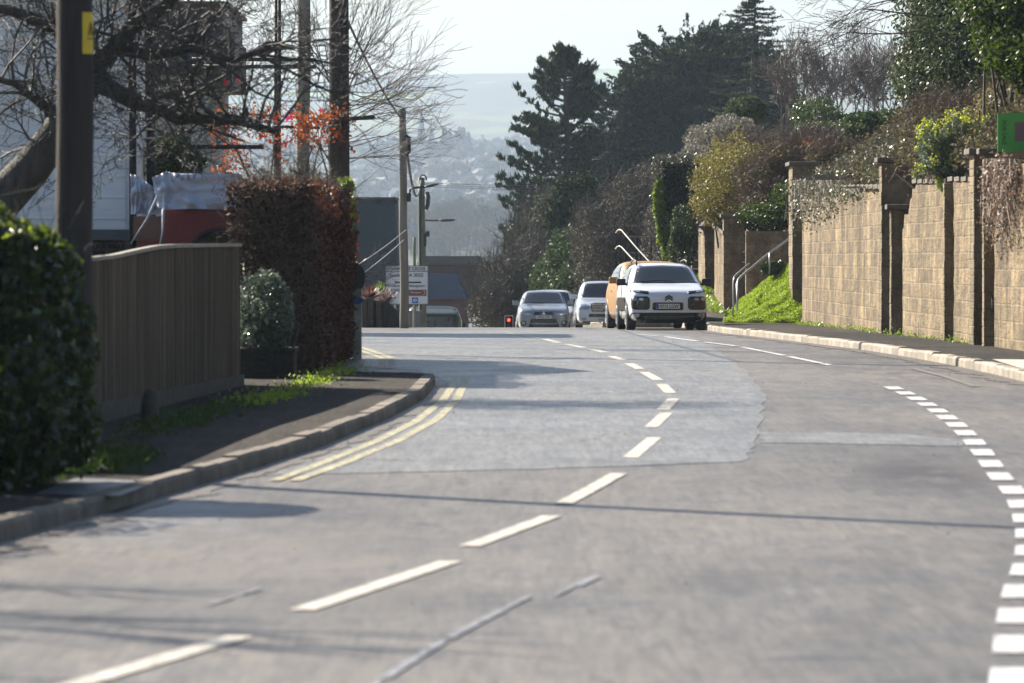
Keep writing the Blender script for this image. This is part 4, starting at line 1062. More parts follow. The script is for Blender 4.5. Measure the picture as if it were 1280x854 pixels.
# --- bus at the junction
def bus():
    t = thing('green_bus', 'green single-deck bus with a white roof and dark windscreen showing above the crest', 'bus')
    gr_ = paint('paint_green', (.03,.22,.06), 0, .35)
    st = []
    for y, k in ((-4.0,.90),(-3.96,.97),(-3.8,1.0),(0,1.0),(3.8,1.0),(3.96,.97),(4.0,.9)):
        w = 1.27*k; zt = 2.92*(.97+.03*k); st.append((y,w,.35,1.0,2.2,w*.985,zt,w*.80))
    body, bv = loft_body('body', st, gr_, t)
    D = lambda n,p,m,**k: decal(bv, n, p, m, t, **k)
    D('windscreen', rr(-1.12,1.12,1.15,2.62,.22), M_glass, off=.008)
    D('destination_box', rr(-.75,.75,2.30,2.52,.04), M_gloss, off=.02)
    for s in (-1,1):
        D('side_window', rr(-3.3,3.4,1.35,2.45,.12), M_glass, axis='side', side=s, off=.008, res=.15)
        for y in (-2.6,2.4): wheel(s*1.14, y, .46, .28, t, s)
        p = MB(); p.tube([(s*1.2,-3.9,2.45),(s*1.32,-4.2,2.4),(s*1.34,-4.2,2.25)], .02, 6); p.box((s*1.34,-4.2,2.08),(.14,.08,.34)); p.build('wing_mirror', M_blackpl, t)
    for s in (0,1): D('headlight', (mir if s else (lambda p: p))(rr(-1.05,-.75,.72,.88,.05)), M_lamp, off=.01)
    D('roof_fascia', rr(-1.05,1.05,2.68,2.88,.08), mat('bus_fascia_white',(.72,.73,.74),.4), off=.02)
    D('roof_panel', rr(-1.02,1.02,-3.85,3.85,.2), mat('bus_roof_white',(.72,.73,.74),.4), axis='top', off=.07, res=.2)
    place(t, -3.46, 254, 0)
bus()
# ------------------------------------------------------------------ left hand side
M_pole = mat('pole_timber', (.022,.017,.015), .85, (.045,.035,.03), 3, .5, 14, stretch=(6,6,.25))
M_polegrey = mat('pole_timber_grey', (.17,.155,.13), .85, (.26,.24,.20), 3, .5, 14, stretch=(6,6,.25))
M_cable = mat('cable', (.02,.02,.02), .6)
M_cablepale = mat('wire_pale', (.30,.30,.31), .5)
def pole(px_top, ytop, px_bot, d, dia, label, group='wooden utility poles', material=None, ztop=None, base=None):
    b = P(px_bot, 400, d); gz = zrf(d)-.3 if base is None else base; t_ = P(px_top, ytop, d)
    if ztop is not None:
        k = (ztop-gz)/(t_.z-gz); t_ = Vector((b.x+(t_.x-b.x)*k, d, ztop))
    r = dia/2; t = thing('utility_pole', label, 'pole', (b.x, d, gz), group); mb = MB()
    n = 10; pts = [Vector((b.x,d,gz)).lerp(t_, i/n)+Vector((random.gauss(0,.006),0,0)) for i in range(n+1)]
    mb.tube(pts, [r*(1.06-.22*i/n) for i in range(n+1)], 20); mb.build('shaft', material or M_pole, t, True)
    return t, t_
p1, top1 = pole(93, 0, 91, 42, .275, 'thick dark foreground pole with a yellow warning sticker, leftmost of the poles', ztop=H+7.8)
c = P(112.5, 41, 42); r = .135
sg = MB()                                # curved plate on the pole's right flank
cx_ = P(93,41,42).x; cols = 6; zt, zb_ = P(112,16,42).z, P(112,68,42).z
v = []
for i in range(cols+1):
    a = R(-60+i*16)
    for z in (zb_, zt): v.append((cx_+math.cos(a)*.139, 42+math.sin(a)*.139, z))
    for z in (zb_, zt): v.append((cx_+math.cos(a)*.134, 42+math.sin(a)*.134, z))
f = []
for i in range(cols):
    a, b = i*4, i*4+4; f += [(a,b,b+1,a+1),(a+2,a+3,b+3,b+2),(a,a+2,b+2,b),(a+1,b+1,b+3,a+3)]
sg.add(v, f+[(0,1,3,2),(cols*4,cols*4+2,cols*4+3,cols*4+1)])
M_yel = mat('sign_yellow', (.72,.50,.02), .5, (.62,.42,.02), 4)
plt = sg.build('warning_sticker', M_yel, p1)
tr = MB(); zc = (zt+zb_)/2+.02
def onp(a, z): return Vector((cx_+math.cos(R(a))*.1425, 42+math.sin(R(a))*.1425, z))
tri = [onp(-40,zc-.03), onp(-14,zc-.03), onp(-27,zc+.06)]
for i in range(3): tr.tube([tri[i],tri[(i+1)%3]], .0035, 4)
tr.tube([onp(-27,zc+.03),onp(-25,zc+.005),onp(-29,zc+.002),onp(-27,zc-.02)], .0035, 4); tr.tube([onp(-42,zc-.06),onp(-10,zc-.06)], .005, 4)
tr.build('warning_symbol', M_letter, plt)
p2, top2 = pole(423, 0, 425.5, 84, .31, 'dark pole rising just behind the red-brown beech hedge, second from the camera', ztop=H+7.2)
m2 = MB(); a = P(437,151,84); m2.tube([P(430,150,83.8), P(468,146.5,83.4)], .026, 6); m2.tube([P(424,152,83.8),P(411,152,83.8)],.06,6); m2.build('step_bracket', M_cable, p2, True)
moss = leaves('moss', np.array([P(436.5, 262+y, 83.8) for y in rng.uniform(-25,45,260)])+rng.normal(size=(260,3))*.02, .05,.03, LM['olive'], p2)
p3, top3 = pole(380.5, 0, 376, 98, .235, 'weathered grey pole between the bare tree branches, left of the hedge-side pole', ztop=H+8.5, material=M_polegrey)
p4, top4 = pole(507-4, 136, 506, 134, .205, 'tall grey roadside pole in front of the direction sign with a lamp arm', material=M_polegrey)
p5, top5 = pole(526.5, 222, 529, 232, .32, 'greenish pole with a coil of cable on top behind the direction sign', material=mat('pole_mossy',(.13,.15,.08),.85,(.2,.2,.14),2))
p6, top6 = pole(518, 297, 518, 222, .13, 'short thin mossy pole end seen just above the direction sign', material=mat('pole_mossy_thin',(.13,.16,.07),.85,(.2,.22,.12),2))
# boxes and fittings
b = MB(); b.box(P(511,247,133.8),(.10,.1,.20)); b.build('junction_box', M_cable, p4)
b = MB(); b.tube([P(507,170,133.8),P(511,172,133.8),P(511.5,190,133.8),P(508,196,133.8)], .045, 8); b.build('cable_guard', M_cable, p4)
b = MB(); ring = [P(529+4.0*math.cos(a), 224-5.0*math.sin(a), 231.8) for a in np.linspace(-.3,math.pi*1.1,14)]; b.tube(ring, .035, 6); b.build('cable_coil', M_cable, p5, True)
b = MB(); b.tube([P(534,240,231.7),P(535.5,246,231.7),P(534.5,256,231.7),P(532.5,262,231.7)], .08, 8); b.build('transformer_pot', M_cable, p5)
b = MB(); b.tube([P(526,228,231.7),P(525,300,231.7),P(526,408,231.7)], .045, 6); b.build('riser_cable', M_cable, p5)
b = MB(); b.box(P(534.5,292.5,231.7),(.16,.1,.22)); b.box(P(531.5,300,231.7),(.1,.1,.5)); b.build('junction_box', M_cable, p5)
# street lamps on their brackets
M_lampbody = mat('lamp_body', (.05,.05,.052), .5)
def lamp(label, pts, head, d, r=.035):
    t = thing('street_lamp', label, 'street lamp', tuple(P(*pts[0], d)), 'street lamps on the utility poles')
    b = MB(); b.tube([P(x,y,d) for x,y in pts], r, 6); b.build('bracket', M_lampbody, t, True)
    b = MB(); (x0,y0),(x1,y1) = head; n=5
    b.tube([P(x0+(x1-x0)*i/n, y0+(y1-y0)*i/n, d) for i in range(n+1)], [k*d/F for k in (.9,1.5,1.9,1.8,1.4,.8)], 8); b.build('lamp_head', M_lampbody, t, True)
lamp('black street lamp on a swan-neck arm, the upper of the two lamps', [(510,243),(512,243),(512.5,238),(515,235),(530,234)], ((530,234),(548,230)), 133.6, .03)
lamp('street lamp on a straight pale arm, the lower of the two lamps', [(531,275.5),(548,275.8)], ((548,276),(569,275)), 231.5, .04)
# cables: hanging between named points
def cable(label, a, b, sag, r, mtl=M_cable, group='overhead cables', n=18):
    mb = MB(); mb.tube([a.lerp(b,i/n)-Vector((0,0,sag*4*(i/n)*(1-i/n))) for i in range(n+1)], r, 5)
    tag(mb.build('overhead_cable', mtl, None, True), label, 'cable', group)
cable('thick black cable looping down from the hedge-side pole to the roadside pole', P(406,-40,84), P(503,150,134), .2, .022)
cable('black cable drooping from the roadside pole to the coil-topped pole', P(507.5,180,134), P(526,226,231.5), .9, .035)
for i, y in enumerate((230.5,234.5,238)):
    cable(['upper','middle','lower'][i]+' of three thin black cables leaving the coil-topped pole to the right', P(531,229+i*2,232), P(760,y+3,300), .03, .010)
cable('pale stay wire slanting from the roadside pole down towards the hedge', P(503,182,134), P(436,243,110), .03, .012, M_cablepale)
cable('long pale wire crossing the slate-hung gable', P(505,300,134), P(440,352,118), .03, .014, M_cablepale)
cable('lower pale wire crossing the slate-hung gable behind the hedge', P(508,287,134), P(432,340,118), .05, .012, M_cablepale)
cable('cable running from the dark foreground pole across the road out of view', top1-Vector((0,0,.3)), Vector((16,30,H+6.5)), .5, .03)

# closeboard fence in shade
M_fence = island_var(mat('fence_board', (.075,.056,.037), .85, (.17,.13,.088), 1.6, .5, 16, stretch=(4,4,.3)), .6, 1.25)
M_rail = mat('fence_cap', (.26,.24,.19), .8, (.36,.33,.27), 4)
f0, f1 = Vector((-3.66,48.3,0)), Vector((-2.92,61,0))
fn = thing('wooden_fence', 'weathered closeboard fence with a pale capping rail beside the left pavement', 'fence', (-3.4,54,zrf(54)+.1))
def ftop(px):
    return float(np.interp(px, [95,112,140,170,195,215,240,298], [326,324,321,314,309,307.5,307,306]))
n = 96; mb = MB(); caps = []
f00 = Vector((-4.1,41.6,0))
for i in range(-52, n):
    t = (i+.5)/n; p = f0.lerp(f1,t) if i >= 0 else f0.lerp(f00, -(i+.5)/52); px = 640+F*p.x/p.y; zt = P(px, ftop(px)+2, p.y).z; zb0 = zrf(p.y)+.12
    d = ((f1-f0) if i >= 0 else (f0-f00)).normalized(); w = (f1-f0).length/n
    mb.box((p.x,p.y+random.gauss(0,.0),(zt+zb0)/2), (.018+.004*(i%2), w*1.0-.006, zt-zb0), math.atan2(-d.x,d.y)+R(4)); caps.append((p.x,p.y,zt+.012))
mb.build('boards', M_fence, fn)
cb = MB(); k = caps[::3]+[caps[-1]]
for i in range(len(k)-1):
    a, b = Vector(k[i]), Vector(k[i+1]); cb.prism([a+Vector((-.035,0,-.015)),a+Vector((.035,0,-.015)),a+Vector((.035,0,.02)),a+Vector((-.035,0,.02))], a, b)
cb.build('capping_rail', M_rail, fn)
gb = MB(); gb.prism([(f0.x+.02,f0.y,zrf(48)+.02),(f0.x+.05,f0.y,zrf(48)+.02),(f0.x+.05,f0.y,zrf(48)+.3),(f0.x+.02,f0.y,zrf(48)+.3)], f0, f1); gb.build('gravel_board', M_barkdark, fn)
for tt in (0,.5,1.0): 
    p = f0.lerp(f1,tt); b = MB(); px = 640+F*p.x/p.y; zt = P(px, ftop(px)-1, p.y).z; b.bbox(p.x-.12,p.x-.02,p.y-.05,p.y+.05,zrf(p.y),zt); b.build('fence_post', M_fence, fn)
b = MB(); q = G(187,541,.1); b.tube([q+Vector((0,0,-.1)), q+Vector((0,0,.2)), q+Vector((.01,0,.33)), q+Vector((0,0,.37))], [.07,.075,.06,.03], 8)
tag(b.build('wooden_stump', M_barkdark, None, True), 'short dark timber stump standing in front of the shaded fence', 'post')

# white house with brick plinth
hs = thing('white_house', 'white-painted house side wall behind the dark foreground pole', 'house', (-8,76,zrf(76)))
M_wpaint = mat('white_render', (.74,.74,.74), .85, (.82,.82,.82), 1.5, .35, 9, stretch=(1,1,2.2))
M_brickh = stone_mat('house_brick', (.16,.085,.06), (.11,.06,.045), (.2,.17,.14), .24, .085, 'x')
yh = 76; xr = P(157,200,yh).x; zpl = P(150,287,yh).z; zb2 = P(150,272,yh).z
mb = MB(); mb.bbox(-13.5, xr, yh, yh+4, zpl, H+3.6); mb.build('wall', M_wpaint, hs)
mb = MB()
for k in range(15):                       # painted boarding laps
    z = zpl+.28*k+.14; mb.bbox(-13.5, xr-.01, yh-.012, yh+.02, z, z+.012)
mb.build('board_laps', M_wpaint, hs)
mb = MB(); mb.bbox(-13.48, xr-.02, yh+.03, yh+3.9, zrf(yh)-.3, zpl-.14); mb.build('brick_plinth', M_brickh, hs)
mb = MB(); mb.bbox(-13.5, xr+.04, yh-.05, yh+4, zpl-.14, zpl-.002); mb.build('plinth_trim', mat('trim_slate',(.09,.10,.11),.6), hs)
mb = MB(); mb.tube([(xr+.10,yh-.05,zrf(yh)),(xr+.10,yh-.05,H+3.6)], .05, 10); mb.build('drainpipe', M_blackpl, hs, True)
mb = MB(); mb.tube([(xr+.32,yh+.3,zrf(yh)),(xr+.32,yh+.3,H+3.6)], .06, 10); mb.build('soil_pipe', M_blackpl, hs, True)
mb = MB(); mb.add([(-14,yh-.3,H+3.58),(xr+.4,yh-.3,H+3.58),(xr+.4,yh+2,H+4.2),(-14,yh+2,H+4.2),(xr+.4,yh+4.3,H+3.58),(-14,yh+4.3,H+3.58)], [(0,1,2,3),(3,2,4,5),(0,3,5),(1,4,2),(0,5,4,1)])
mb.build('roof', mat('roof_tile',(.10,.06,.045),.8,(.14,.09,.07),3), hs)
# tall dark building with scaffold behind
db = thing('timber_clad_building', 'tall dark timber-clad building with a red-brown flat roof edge behind the bare branches', 'building', (-6,112,zrf(112)))
yd = 112; xa, xb = P(160,10,yd).x, P(279,10,yd).x
M_clad = mat('dark_cladding', (.03,.032,.036), .6, (.055,.055,.06), 2, .3, 8, stretch=(5,1,.4))
mb = MB(); mb.bbox(xa, xb, yd, yd+8, P(200,92,yd).z, P(200,6,yd).z); mb.bbox(P(255,10,yd).x, P(293,10,yd).x, yd+.2, yd+5, P(200,110,yd).z, P(200,49,yd).z); mb.build('upper_storey', M_clad, db)
mb = MB(); mb.bbox(xa, P(262,10,yd).x, yd+.25, yd+7.5, zrf(yd)-.5, P(200,93,yd).z); mb.build('lower_storey', mat('rendered_wall',(.32,.32,.30),.9,(.4,.4,.37),2,.3), db)
mb = MB(); mb.bbox(xa-.1, xb+.1, yd-.15, yd+8.1, P(200,6,yd).z+.002, P(200,2,yd).z); mb.build('roof_edge', mat('roof_edge',(.16,.06,.045),.6), db)
for px0, px1, py0, py1 in ((200,217,14,30),(222,236,100,140),(171,186,100,150)):
    w = MB(); w.bbox(P(px0,0,yd).x,P(px1,0,yd).x,yd-.04,yd+.02 if py0 < 50 else yd+.22,P(0,py1,yd).z,P(0,py0,yd).z); w.build('window', M_glass, db)
# scaffold: poles and ledgers
sc_ = thing('scaffolding', 'scaffold tubes standing across the dark building behind the bare tree', 'scaffolding', (-5.5,104,zrf(104)))
def scaf(name, a, b, d, r=.025): m = MB(); m.tube([P(*a,d),P(*b,d)], r, 6); m.build(name, M_cable, sc_, True)
for px in (175,345,349): scaf('standard', (px,-20), (px,330), 104, .04 if px > 340 else .03)
scaf('ledger', (125,183.5), (330,184), 80, .035)
for y in (74,83): scaf('ledger', (240,y), (395,y+1), 103, .04)
scaf('ledger', (340,158), (400,160), 103, .03); scaf('ledger', (300,142), (420,150), 103, .02)
scaf('ledger', (230,49), (290,58), 103, .02)
# tarpaulined trailer with red side
tr = thing('covered_trailer', 'red-sided trailer under a pale grey-blue tarpaulin behind the fence', 'trailer', tuple(P(230,320,72)))
M_tarp = mat('tarpaulin', (.40,.44,.54), .5, (.5,.54,.62), 1.2, .9, 3)
M_red = mat('red_panel', (.13,.006,.010), .5, (.17,.012,.014), 2)
M_redbrown = mat('trailer_wood', (.16,.09,.07), .8, (.2,.12,.09), 3)
yt = 72
def tarp_sheet(outline_top, outline_bot, d0, d1, name, folds=7):
    """draped sheet: front hangs between two outlines, top runs back"""
    n = 40; rows = []
    for j in range(15):
        v_ = j/14; r = []
        for i in range(n+1):
            u = i/n; xt = np.interp(u,[k/(len(outline_top)-1) for k in range(len(outline_top))],[p[0] for p in outline_top]); yt_ = np.interp(u,[k/(len(outline_top)-1) for k in range(len(outline_top))],[p[1] for p in outline_top])
            xb_ = np.interp(u,[k/(len(outline_bot)-1) for k in range(len(outline_bot))],[p[0] for p in outline_bot]); yb_ = np.interp(u,[k/(len(outline_bot)-1) for k in range(len(outline_bot))],[p[1] for p in outline_bot])
            fold = .05*math.sin(u*folds*3+v_*2)*(.2+v_)+.03*math.sin(v_*9+u*5)+.09*mnoise.noise(Vector((u*9,v_*6,1)))
            q = P(xt+(xb_-xt)*v_, yt_+(yb_-yt_)*v_, d0); q.y += fold; r.append(tuple(q))
        rows.append(r)
    back = [(p[0], d1, p[2]-.15) for p in rows[0]]; low = [(p[0], d1, rows[-1][i][2]) for i, p in enumerate(rows[-1])]
    return strip(name, [low, back]+rows, M_tarp, None, tr)
tarp_sheet([(190,222),(200,218),(208,214),(214,216),(225,217),(300,217)], [(196,258),(204,262),(212,262),(240,261),(270,262),(300,261)], yt, yt+2.6, 'tarpaulin', 5)
tarp_sheet([(163,218),(170,219),(182,227),(196,237)], [(163,268),(172,268),(184,266),(196,262)], yt+.7, yt+3, 'tarpaulin', 4)
m = MB(); arch = [P(205,330,yt+.12),P(205,258,yt+.12),P(305,258,yt+.12),P(305,290,yt+.12)]+[P(272+34*math.cos(a)*1.0, 322-34*math.sin(a), yt+.12) for a in np.linspace(.25,math.pi,12)]
m.prism(arch, (0,0,0), (0,.06,0)); m.build('side_panel', M_red, tr)
m = MB(); m.tube([P(272+34*math.cos(a), 322-34*math.sin(a), yt+.1) for a in np.linspace(.1,math.pi,14)], .03, 6); m.build('wheel_arch', M_blackpl, tr, True)
m = MB(); m.bbox(P(206,0,yt).x, P(300,0,yt).x, yt+.6, yt+.66, P(0,345,yt).z, P(0,262,yt).z); m.build('back_board', M_barkdark, tr)
m = MB(); m.bbox(P(163,0,yt).x, P(204,0,yt).x, yt+.5, yt+1.5, P(0,300,yt).z, P(0,270,yt).z); m.build('wooden_side', M_redbrown, tr)
m = MB(); m.bbox(P(170,0,yt).x, P(204,0,yt).x, yt+.4, yt+1.4, P(0,330,yt).z, P(0,300,yt).z-.003); m.build('red_base', M_red, tr)
for a, b in (((197,245),(163,305)),((204,262),(197,318))):
    m = MB(); m.tube([P(*a,yt-.15),P((a[0]+b[0])/2+3,(a[1]+b[1])/2,yt-.12),P(*b,yt-.1)], [.02,.014,.008], 5); m.build('tarpaulin_tail', M_tarp, tr, True)

# gatepost with round dark mirror and blue oval plate
gp = thing('gatepost', 'pale weathered gatepost with a round dark disc and blue oval plate beside the beech hedge', 'post', tuple(G(446,449,.0)))
d = G(446,449).y
m = MB(); a = P(440.5,455,d); b = P(452,371,d); m.bbox(a.x,b.x,d-.07,d+.07,a.z,b.z); m.build('post_shaft', mat('gatepost_grey',(.20,.21,.17),.8,(.36,.35,.30),6,.4), gp, bevel=.012)
m = MB(); a = P(439.5,371,d); b = P(452.5,361,d); m.bbox(a.x,b.x,d-.085,d+.085,a.z,b.z); m.build('post_cap', mat('gatepost_cap',(.22,.25,.16),.8), gp, bevel=.012)
m = MB(); c = P(443,347,d-.03); V=[(c.x+.155*math.cos(t),c.y+yy,c.z+.21*math.sin(t)) for yy in (-.02,.03) for t in np.linspace(0,2*math.pi,25)[:-1]]
m.add(V, [tuple(range(24))[::-1], tuple(range(24,48))]+[(i,(i+1)%24,24+(i+1)%24,24+i) for i in range(24)]); m.tube([P(443,363,d),P(443,355,d)],.03,6); m.build('round_disc', mat('disc_back',(.04,.04,.035),.6), gp)
m = MB(); c = P(445.5,375.5,d-.10); V=[(c.x+.10*math.cos(t),c.y+yy,c.z+.055*math.sin(t)) for yy in (-.01,.02) for t in np.linspace(0,2*math.pi,21)[:-1]]
m.add(V, [tuple(range(20))[::-1], tuple(range(20,40))]+[(i,(i+1)%20,20+(i+1)%20,20+i) for i in range(20)]); m.build('blue_plate', mat('plate_dull_blue',(.03,.07,.2),.4), gp)

# dark fence beyond the side road and the direction sign
df = thing('dark_fence', 'dark boarded fence with a sloping end below the direction sign', 'fence', tuple(P(475,411,138)))
m = MB(); a = lambda x,y: P(x,y,138)
m.prism([a(455,425),a(455,377),a(485,377),a(504,396),a(504,425)], (0,0,0),(0,.05,0)); m.build('boards', mat('fence_dark',(.035,.03,.026),.8,(.06,.05,.042),3,.4,10,stretch=(6,1,.3)), df)
for x, y in ((457,374),(463,372),(474,376)): m = MB(); q = a(x,y); m.bbox(q.x-.07,q.x+.07,137.85,138,zrf(138)-.2,q.z); m.build('fence_post', M_barkdark, df)
# cordyline plants
def spiky(label, px, py, d, n, ln, material, up=.5, name='cordyline'):
    c = P(px,py,d); V = []
    for i in range(n):
        a = random.uniform(0,6.28); e = random.uniform(.1,1.3); dr = Vector((math.cos(a)*math.cos(e),math.sin(a)*math.cos(e),math.sin(e)+up*.3)).normalized(); L = ln*random.uniform(.6,1.1); w = .022
        sd = dr.cross(Vector((0,0,1))).normalized()*w; p0 = c; pts = [p0]; 
        for k in range(1,4): pts.append(p0+dr*L*k/3+Vector((0,0,-.10*L*(k/3)**2)))
        ws = [1,1,.8,.1]
        for k in range(3): V.append([pts[k]-sd*ws[k],pts[k]+sd*ws[k],pts[k+1]+sd*ws[k+1],pts[k+1]-sd*ws[k+1]])
    tag(quads_obj(name, np.array([[tuple(q) for q in r] for r in V]), material), label, 'plant')
spiky('red-brown spiky cordyline on top of the dark fence', 462, 376, 139, 150, .48, LM['cord'])
spiky('grey-brown drooping spiky plant beside the direction sign', 482, 381, 139.5, 140, .5, leafmat('leaf_grey_spike', [(.18,.13,.12),(.3,.25,.23),(.12,.08,.07)], .5, .3), .2)
spiky('small yellow-green spiky plant between the cordylines and the sign', 475, 366, 140, 60, .34, leafmat('leaf_lime_spike', [(.16,.24,.03),(.25,.33,.06)], .5, .4), 1)
# slate-hung gable
sb = thing('slate_hung_building', 'dark slate-hung gable end with sloping right edge behind the poles', 'building', (-8,262,zrf(262)-2))
M_slate = mat('slate_hanging', (.012,.026,.036), .75, (.03,.048,.06), 1.6, .5, 6, stretch=(4,1,8))
a = lambda x,y: P(x,y,262)
m = MB(); m.prism([a(425,450),a(425,249),a(494,249),a(496,300),a(503,450)], (0,0,0),(0,7,0)); m.build('wall', M_slate, sb)
m = MB(); m.prism([a(424,248.6),a(424,246.5),a(495.5,246.5),a(495.5,248.6)], (0,-.1,0),(0,7.1,0)); m.build('parapet', mat('parapet_dark',(.05,.05,.05),.7), sb)
for x in (436,470,490): m = MB(); m.prism([a(x,255),a(x,249.5),a(x+7,249.5),a(x+7,255)], (0,-.05,0),(0,.0,0)); m.build('vent', mat('vent_mossy',(.04,.045,.03),.9), sb)
# direction sign
ds = thing('direction_sign', 'large white junction direction sign reading YARBRIDGE CROSS partly hidden by a pole', 'sign', tuple(P(508,410,215)))
dd = 215; A = lambda x,y,o=0: P(x,y,dd-o)
M_signw = mat('sign_white', (.78,.80,.82), .4, (.84,.86,.88), 2); M_signgrey = mat('sign_back', (.15,.15,.16), .6)
m = MB(); m.prism([A(481.5,381),A(481.5,332),A(535.5,332),A(535.5,381)], (0,0,0),(0,.04,0)); pn = m.build('sign_panel', M_signw, ds)
m = MB()
for p, q in (((482,332.4),(535,332.4)),((482,380.4),(535,380.4)),((482,332.4),(482,380.4)),((535,332.4),(535,380.4)),((482,339.2),(535,339.2))): m.tube([A(*p,.012),A(*q,.012)], .011, 4)
m.build('sign_border', M_letter, pn)
def st(txt, cx, cy, hpx, wpx, material=M_letter): text_obj('sign_text', txt, hpx*dd/F, material, pn, A(cx,cy,.02), width=wpx*dd/F)
st('YARBRIDGE CROSS', 508, 336, 3.8, 47); st('Sandown A 3055', 508, 344, 4.4, 42); st('Bembridge', 494.5, 357.8, 4.6, 24.5); st('B 3395', 491.5, 363, 3.8, 16.5); st('Newport', 520.5, 357.8, 4.6, 21)
m = MB(); m.prism([A(493.5,354,.015),A(493.5,352.2,.015),A(526.5,352.2,.015),A(526.5,354,.015)], (0,0,0),(0,.01,0)); m.build('route_bar', M_letter, pn)
m = MB(); m.prism([A(511,370,.015),A(511,362.3,.015),A(533,362.3,.015),A(533,370,.015)], (0,0,0),(0,.01,0)); br_ = m.build('brown_panel', mat('sign_brown',(.25,.07,.025),.5), pn)
text_obj('sign_text', 'Newport', 2.6*dd/F, M_signw, pn, A(520,366,.022), width=13*dd/F)
m = MB(); m.tube([A(529.5,368.8,.02),A(531.5,366.2,.02),A(529.5,363.6,.02)], .012, 4); m.build('arrow_mark', M_signw, br_)
for x0, x1, y0, y1 in ((486,494.5,365.5,373),(515,522.5,372,379)):
    m = MB(); m.prism([A(x0,y1,.015),A(x0,y0,.015),A(x1,y0,.015),A(x1,y1,.015)], (0,0,0),(0,.01,0)); bl = m.build('blue_symbol_panel', mat('sign_blue',(.02,.13,.55),.5), pn)
    c = ((x0+x1)/2,(y0+y1)/2); m = MB(); ring = [A(c[0]+2.3*math.cos(t), c[1]+1.6*math.sin(t), .02) for t in np.linspace(0,2*math.pi,13)]; m.tube(ring, .014, 4); m.tube([A(c[0]-2,c[1]+1,.02),A(c[0]+2,c[1]-1,.02)], .012, 4); m.build('route_symbol', M_signw, bl)
for x in (494,517.5): m = MB(); m.tube([A(x,420,-.09),A(x,334,-.09)], .045, 8); m.build('sign_post', M_steel, ds, True)
# low pavement furniture behind the sign: grey feeder pillar
m = MB(); q = P(519,402,218); m.box(q,(.5,.3,.75)); m.box(q+Vector((0,0,.39)),(.56,.36,.05)); tag(m.build('equipment_cabinet', mat('cabinet_grey',(.12,.13,.13),.6), None, bevel=.02), 'small grey roadside equipment cabinet under the direction sign', 'cabinet')

# temporary traffic light
tl = thing('traffic_light', 'portable traffic light showing red at the roadside on the crest', 'traffic light', tuple(P(636,420,176)))
dt = 176; A = lambda x,y,o=0: P(x,y,dt-o)
m = MB(); m.prism([A(630.4,424),A(630.4,394.2),A(641.8,394.2),A(641.8,424)], (0,0,0),(0,.02,0)); m.build('backing_board', mat('board_pale',(.5,.5,.5),.5), tl)
m = MB(); m.prism([A(631.6,423,.02),A(631.6,395.5,.02),A(640.6,395.5,.02),A(640.6,423,.02)], (0,0,0),(0,.16,0)); m.build('signal_head', M_blackpl, tl)
def disc(c, r, o, name, material, parent):
    V=[(c.x+r*math.cos(t),c.y-o+yy,c.z+r*math.sin(t)) for yy in (-.01,.02) for t in np.linspace(0,2*math.pi,21)[:-1]]
    m = MB(); m.add(V, [tuple(range(20))[::-1], tuple(range(20,40))]+[(i,(i+1)%20,20+(i+1)%20,20+i) for i in range(20)]); return m.build(name, material, parent)
disc(A(636,400.2,.2), .046, .0, 'red_lens', emat('signal_red',(1,.05,.015),2), tl)
for k, nm in ((410,'amber_lens'),(419.5,'green_lens')): disc(A(636,k,.2), .055, .0, nm, M_gloss, tl)
m = MB()
for y in (400.2,410,419.5): m.tube([A(636+2.9*math.cos(t),y-2.9*math.sin(t),.26) for t in np.linspace(0,math.pi,9)], .012, 4)
m.build('lens_hoods', M_blackpl, tl)
m = MB(); m.tube([A(636,424),A(636,450)], .03, 8); m.box(A(636,448),(.5,.4,.2)); m.build('stand', M_steel, tl)

# FOR SALE board on the right bank
fs = thing('for_sale_board', 'green FOR SALE board above the ivy-draped wall at the right edge', 'sign', tuple(P(1268,240,82)))
dd2 = 82; A = lambda x,y,o=0: P(x,y,dd2-o)
m = MB(); m.prism([A(1247,190),A(1247,142),A(1300,140),A(1300,191)], (0,0,0),(0,.03,0)); bd = m.build('board', mat('board_green',(.05,.30,.04),.5,(.07,.36,.05),2), fs)
m = MB(); m.prism([A(1268.5,177,.01),A(1268.5,153,.01),A(1297,153,.01),A(1297,177,.01)], (0,0,0),(0,.008,0)); m.build('photo_panel', mat('board_panel_mauve',(.16,.10,.10),.5), bd)
text_obj('board_text', 'FOR SALE', 5.2*dd2/F, mat('board_text_dark',(.02,.09,.02),.6), bd, A(1255.5,166,.012), rot=(math.pi/2, math.pi/2, 0), width=30*dd2/F)
m = MB(); m.tube([A(1284,300,-.06),A(1284,145,-.06)], .035, 6); m.build('board_post', M_rail, fs)
# bunting behind the branches
bt = thing('bunting', 'string of pink, red and green pennants strung behind the bare branches', 'bunting', tuple(P(350,150,90)))
m = MB(); m.tube([P(270+x,150-8*math.sin(x/180*3.1)+10,90) for x in range(0,160,20)], .006, 4); m.build('cord', M_cablepale, bt)
cols = {'pink':(.8,.12,.35),'red':(.6,.03,.05),'green':(.02,.25,.14)}; bm_ = {k: leafmat('pennant_'+k,[v,v],.6,.5) for k,v in cols.items()}
for i, (x,y,k) in enumerate([(334,150,'red'),(343,146,'red'),(361,145,'pink'),(366,139,'pink'),(378,141,'green'),(393,150,'red'),(403,137,'pink'),(327,168,'red'),(300,96,'red'),(278,94,'green'),(283,100,'red'),(355,178,'red')]):
    q = P(x,y,90); m = MB(); a0 = random.uniform(-.6,.6); u = Vector((math.cos(a0),.2,math.sin(a0))).normalized()*.06; w = Vector((u.z,0,-u.x)); m.prism([q-u,q+u,q+u*.2+w*1.8], (0,0,0),(0,.004,0)); m.build('pennant', bm_[k], bt)
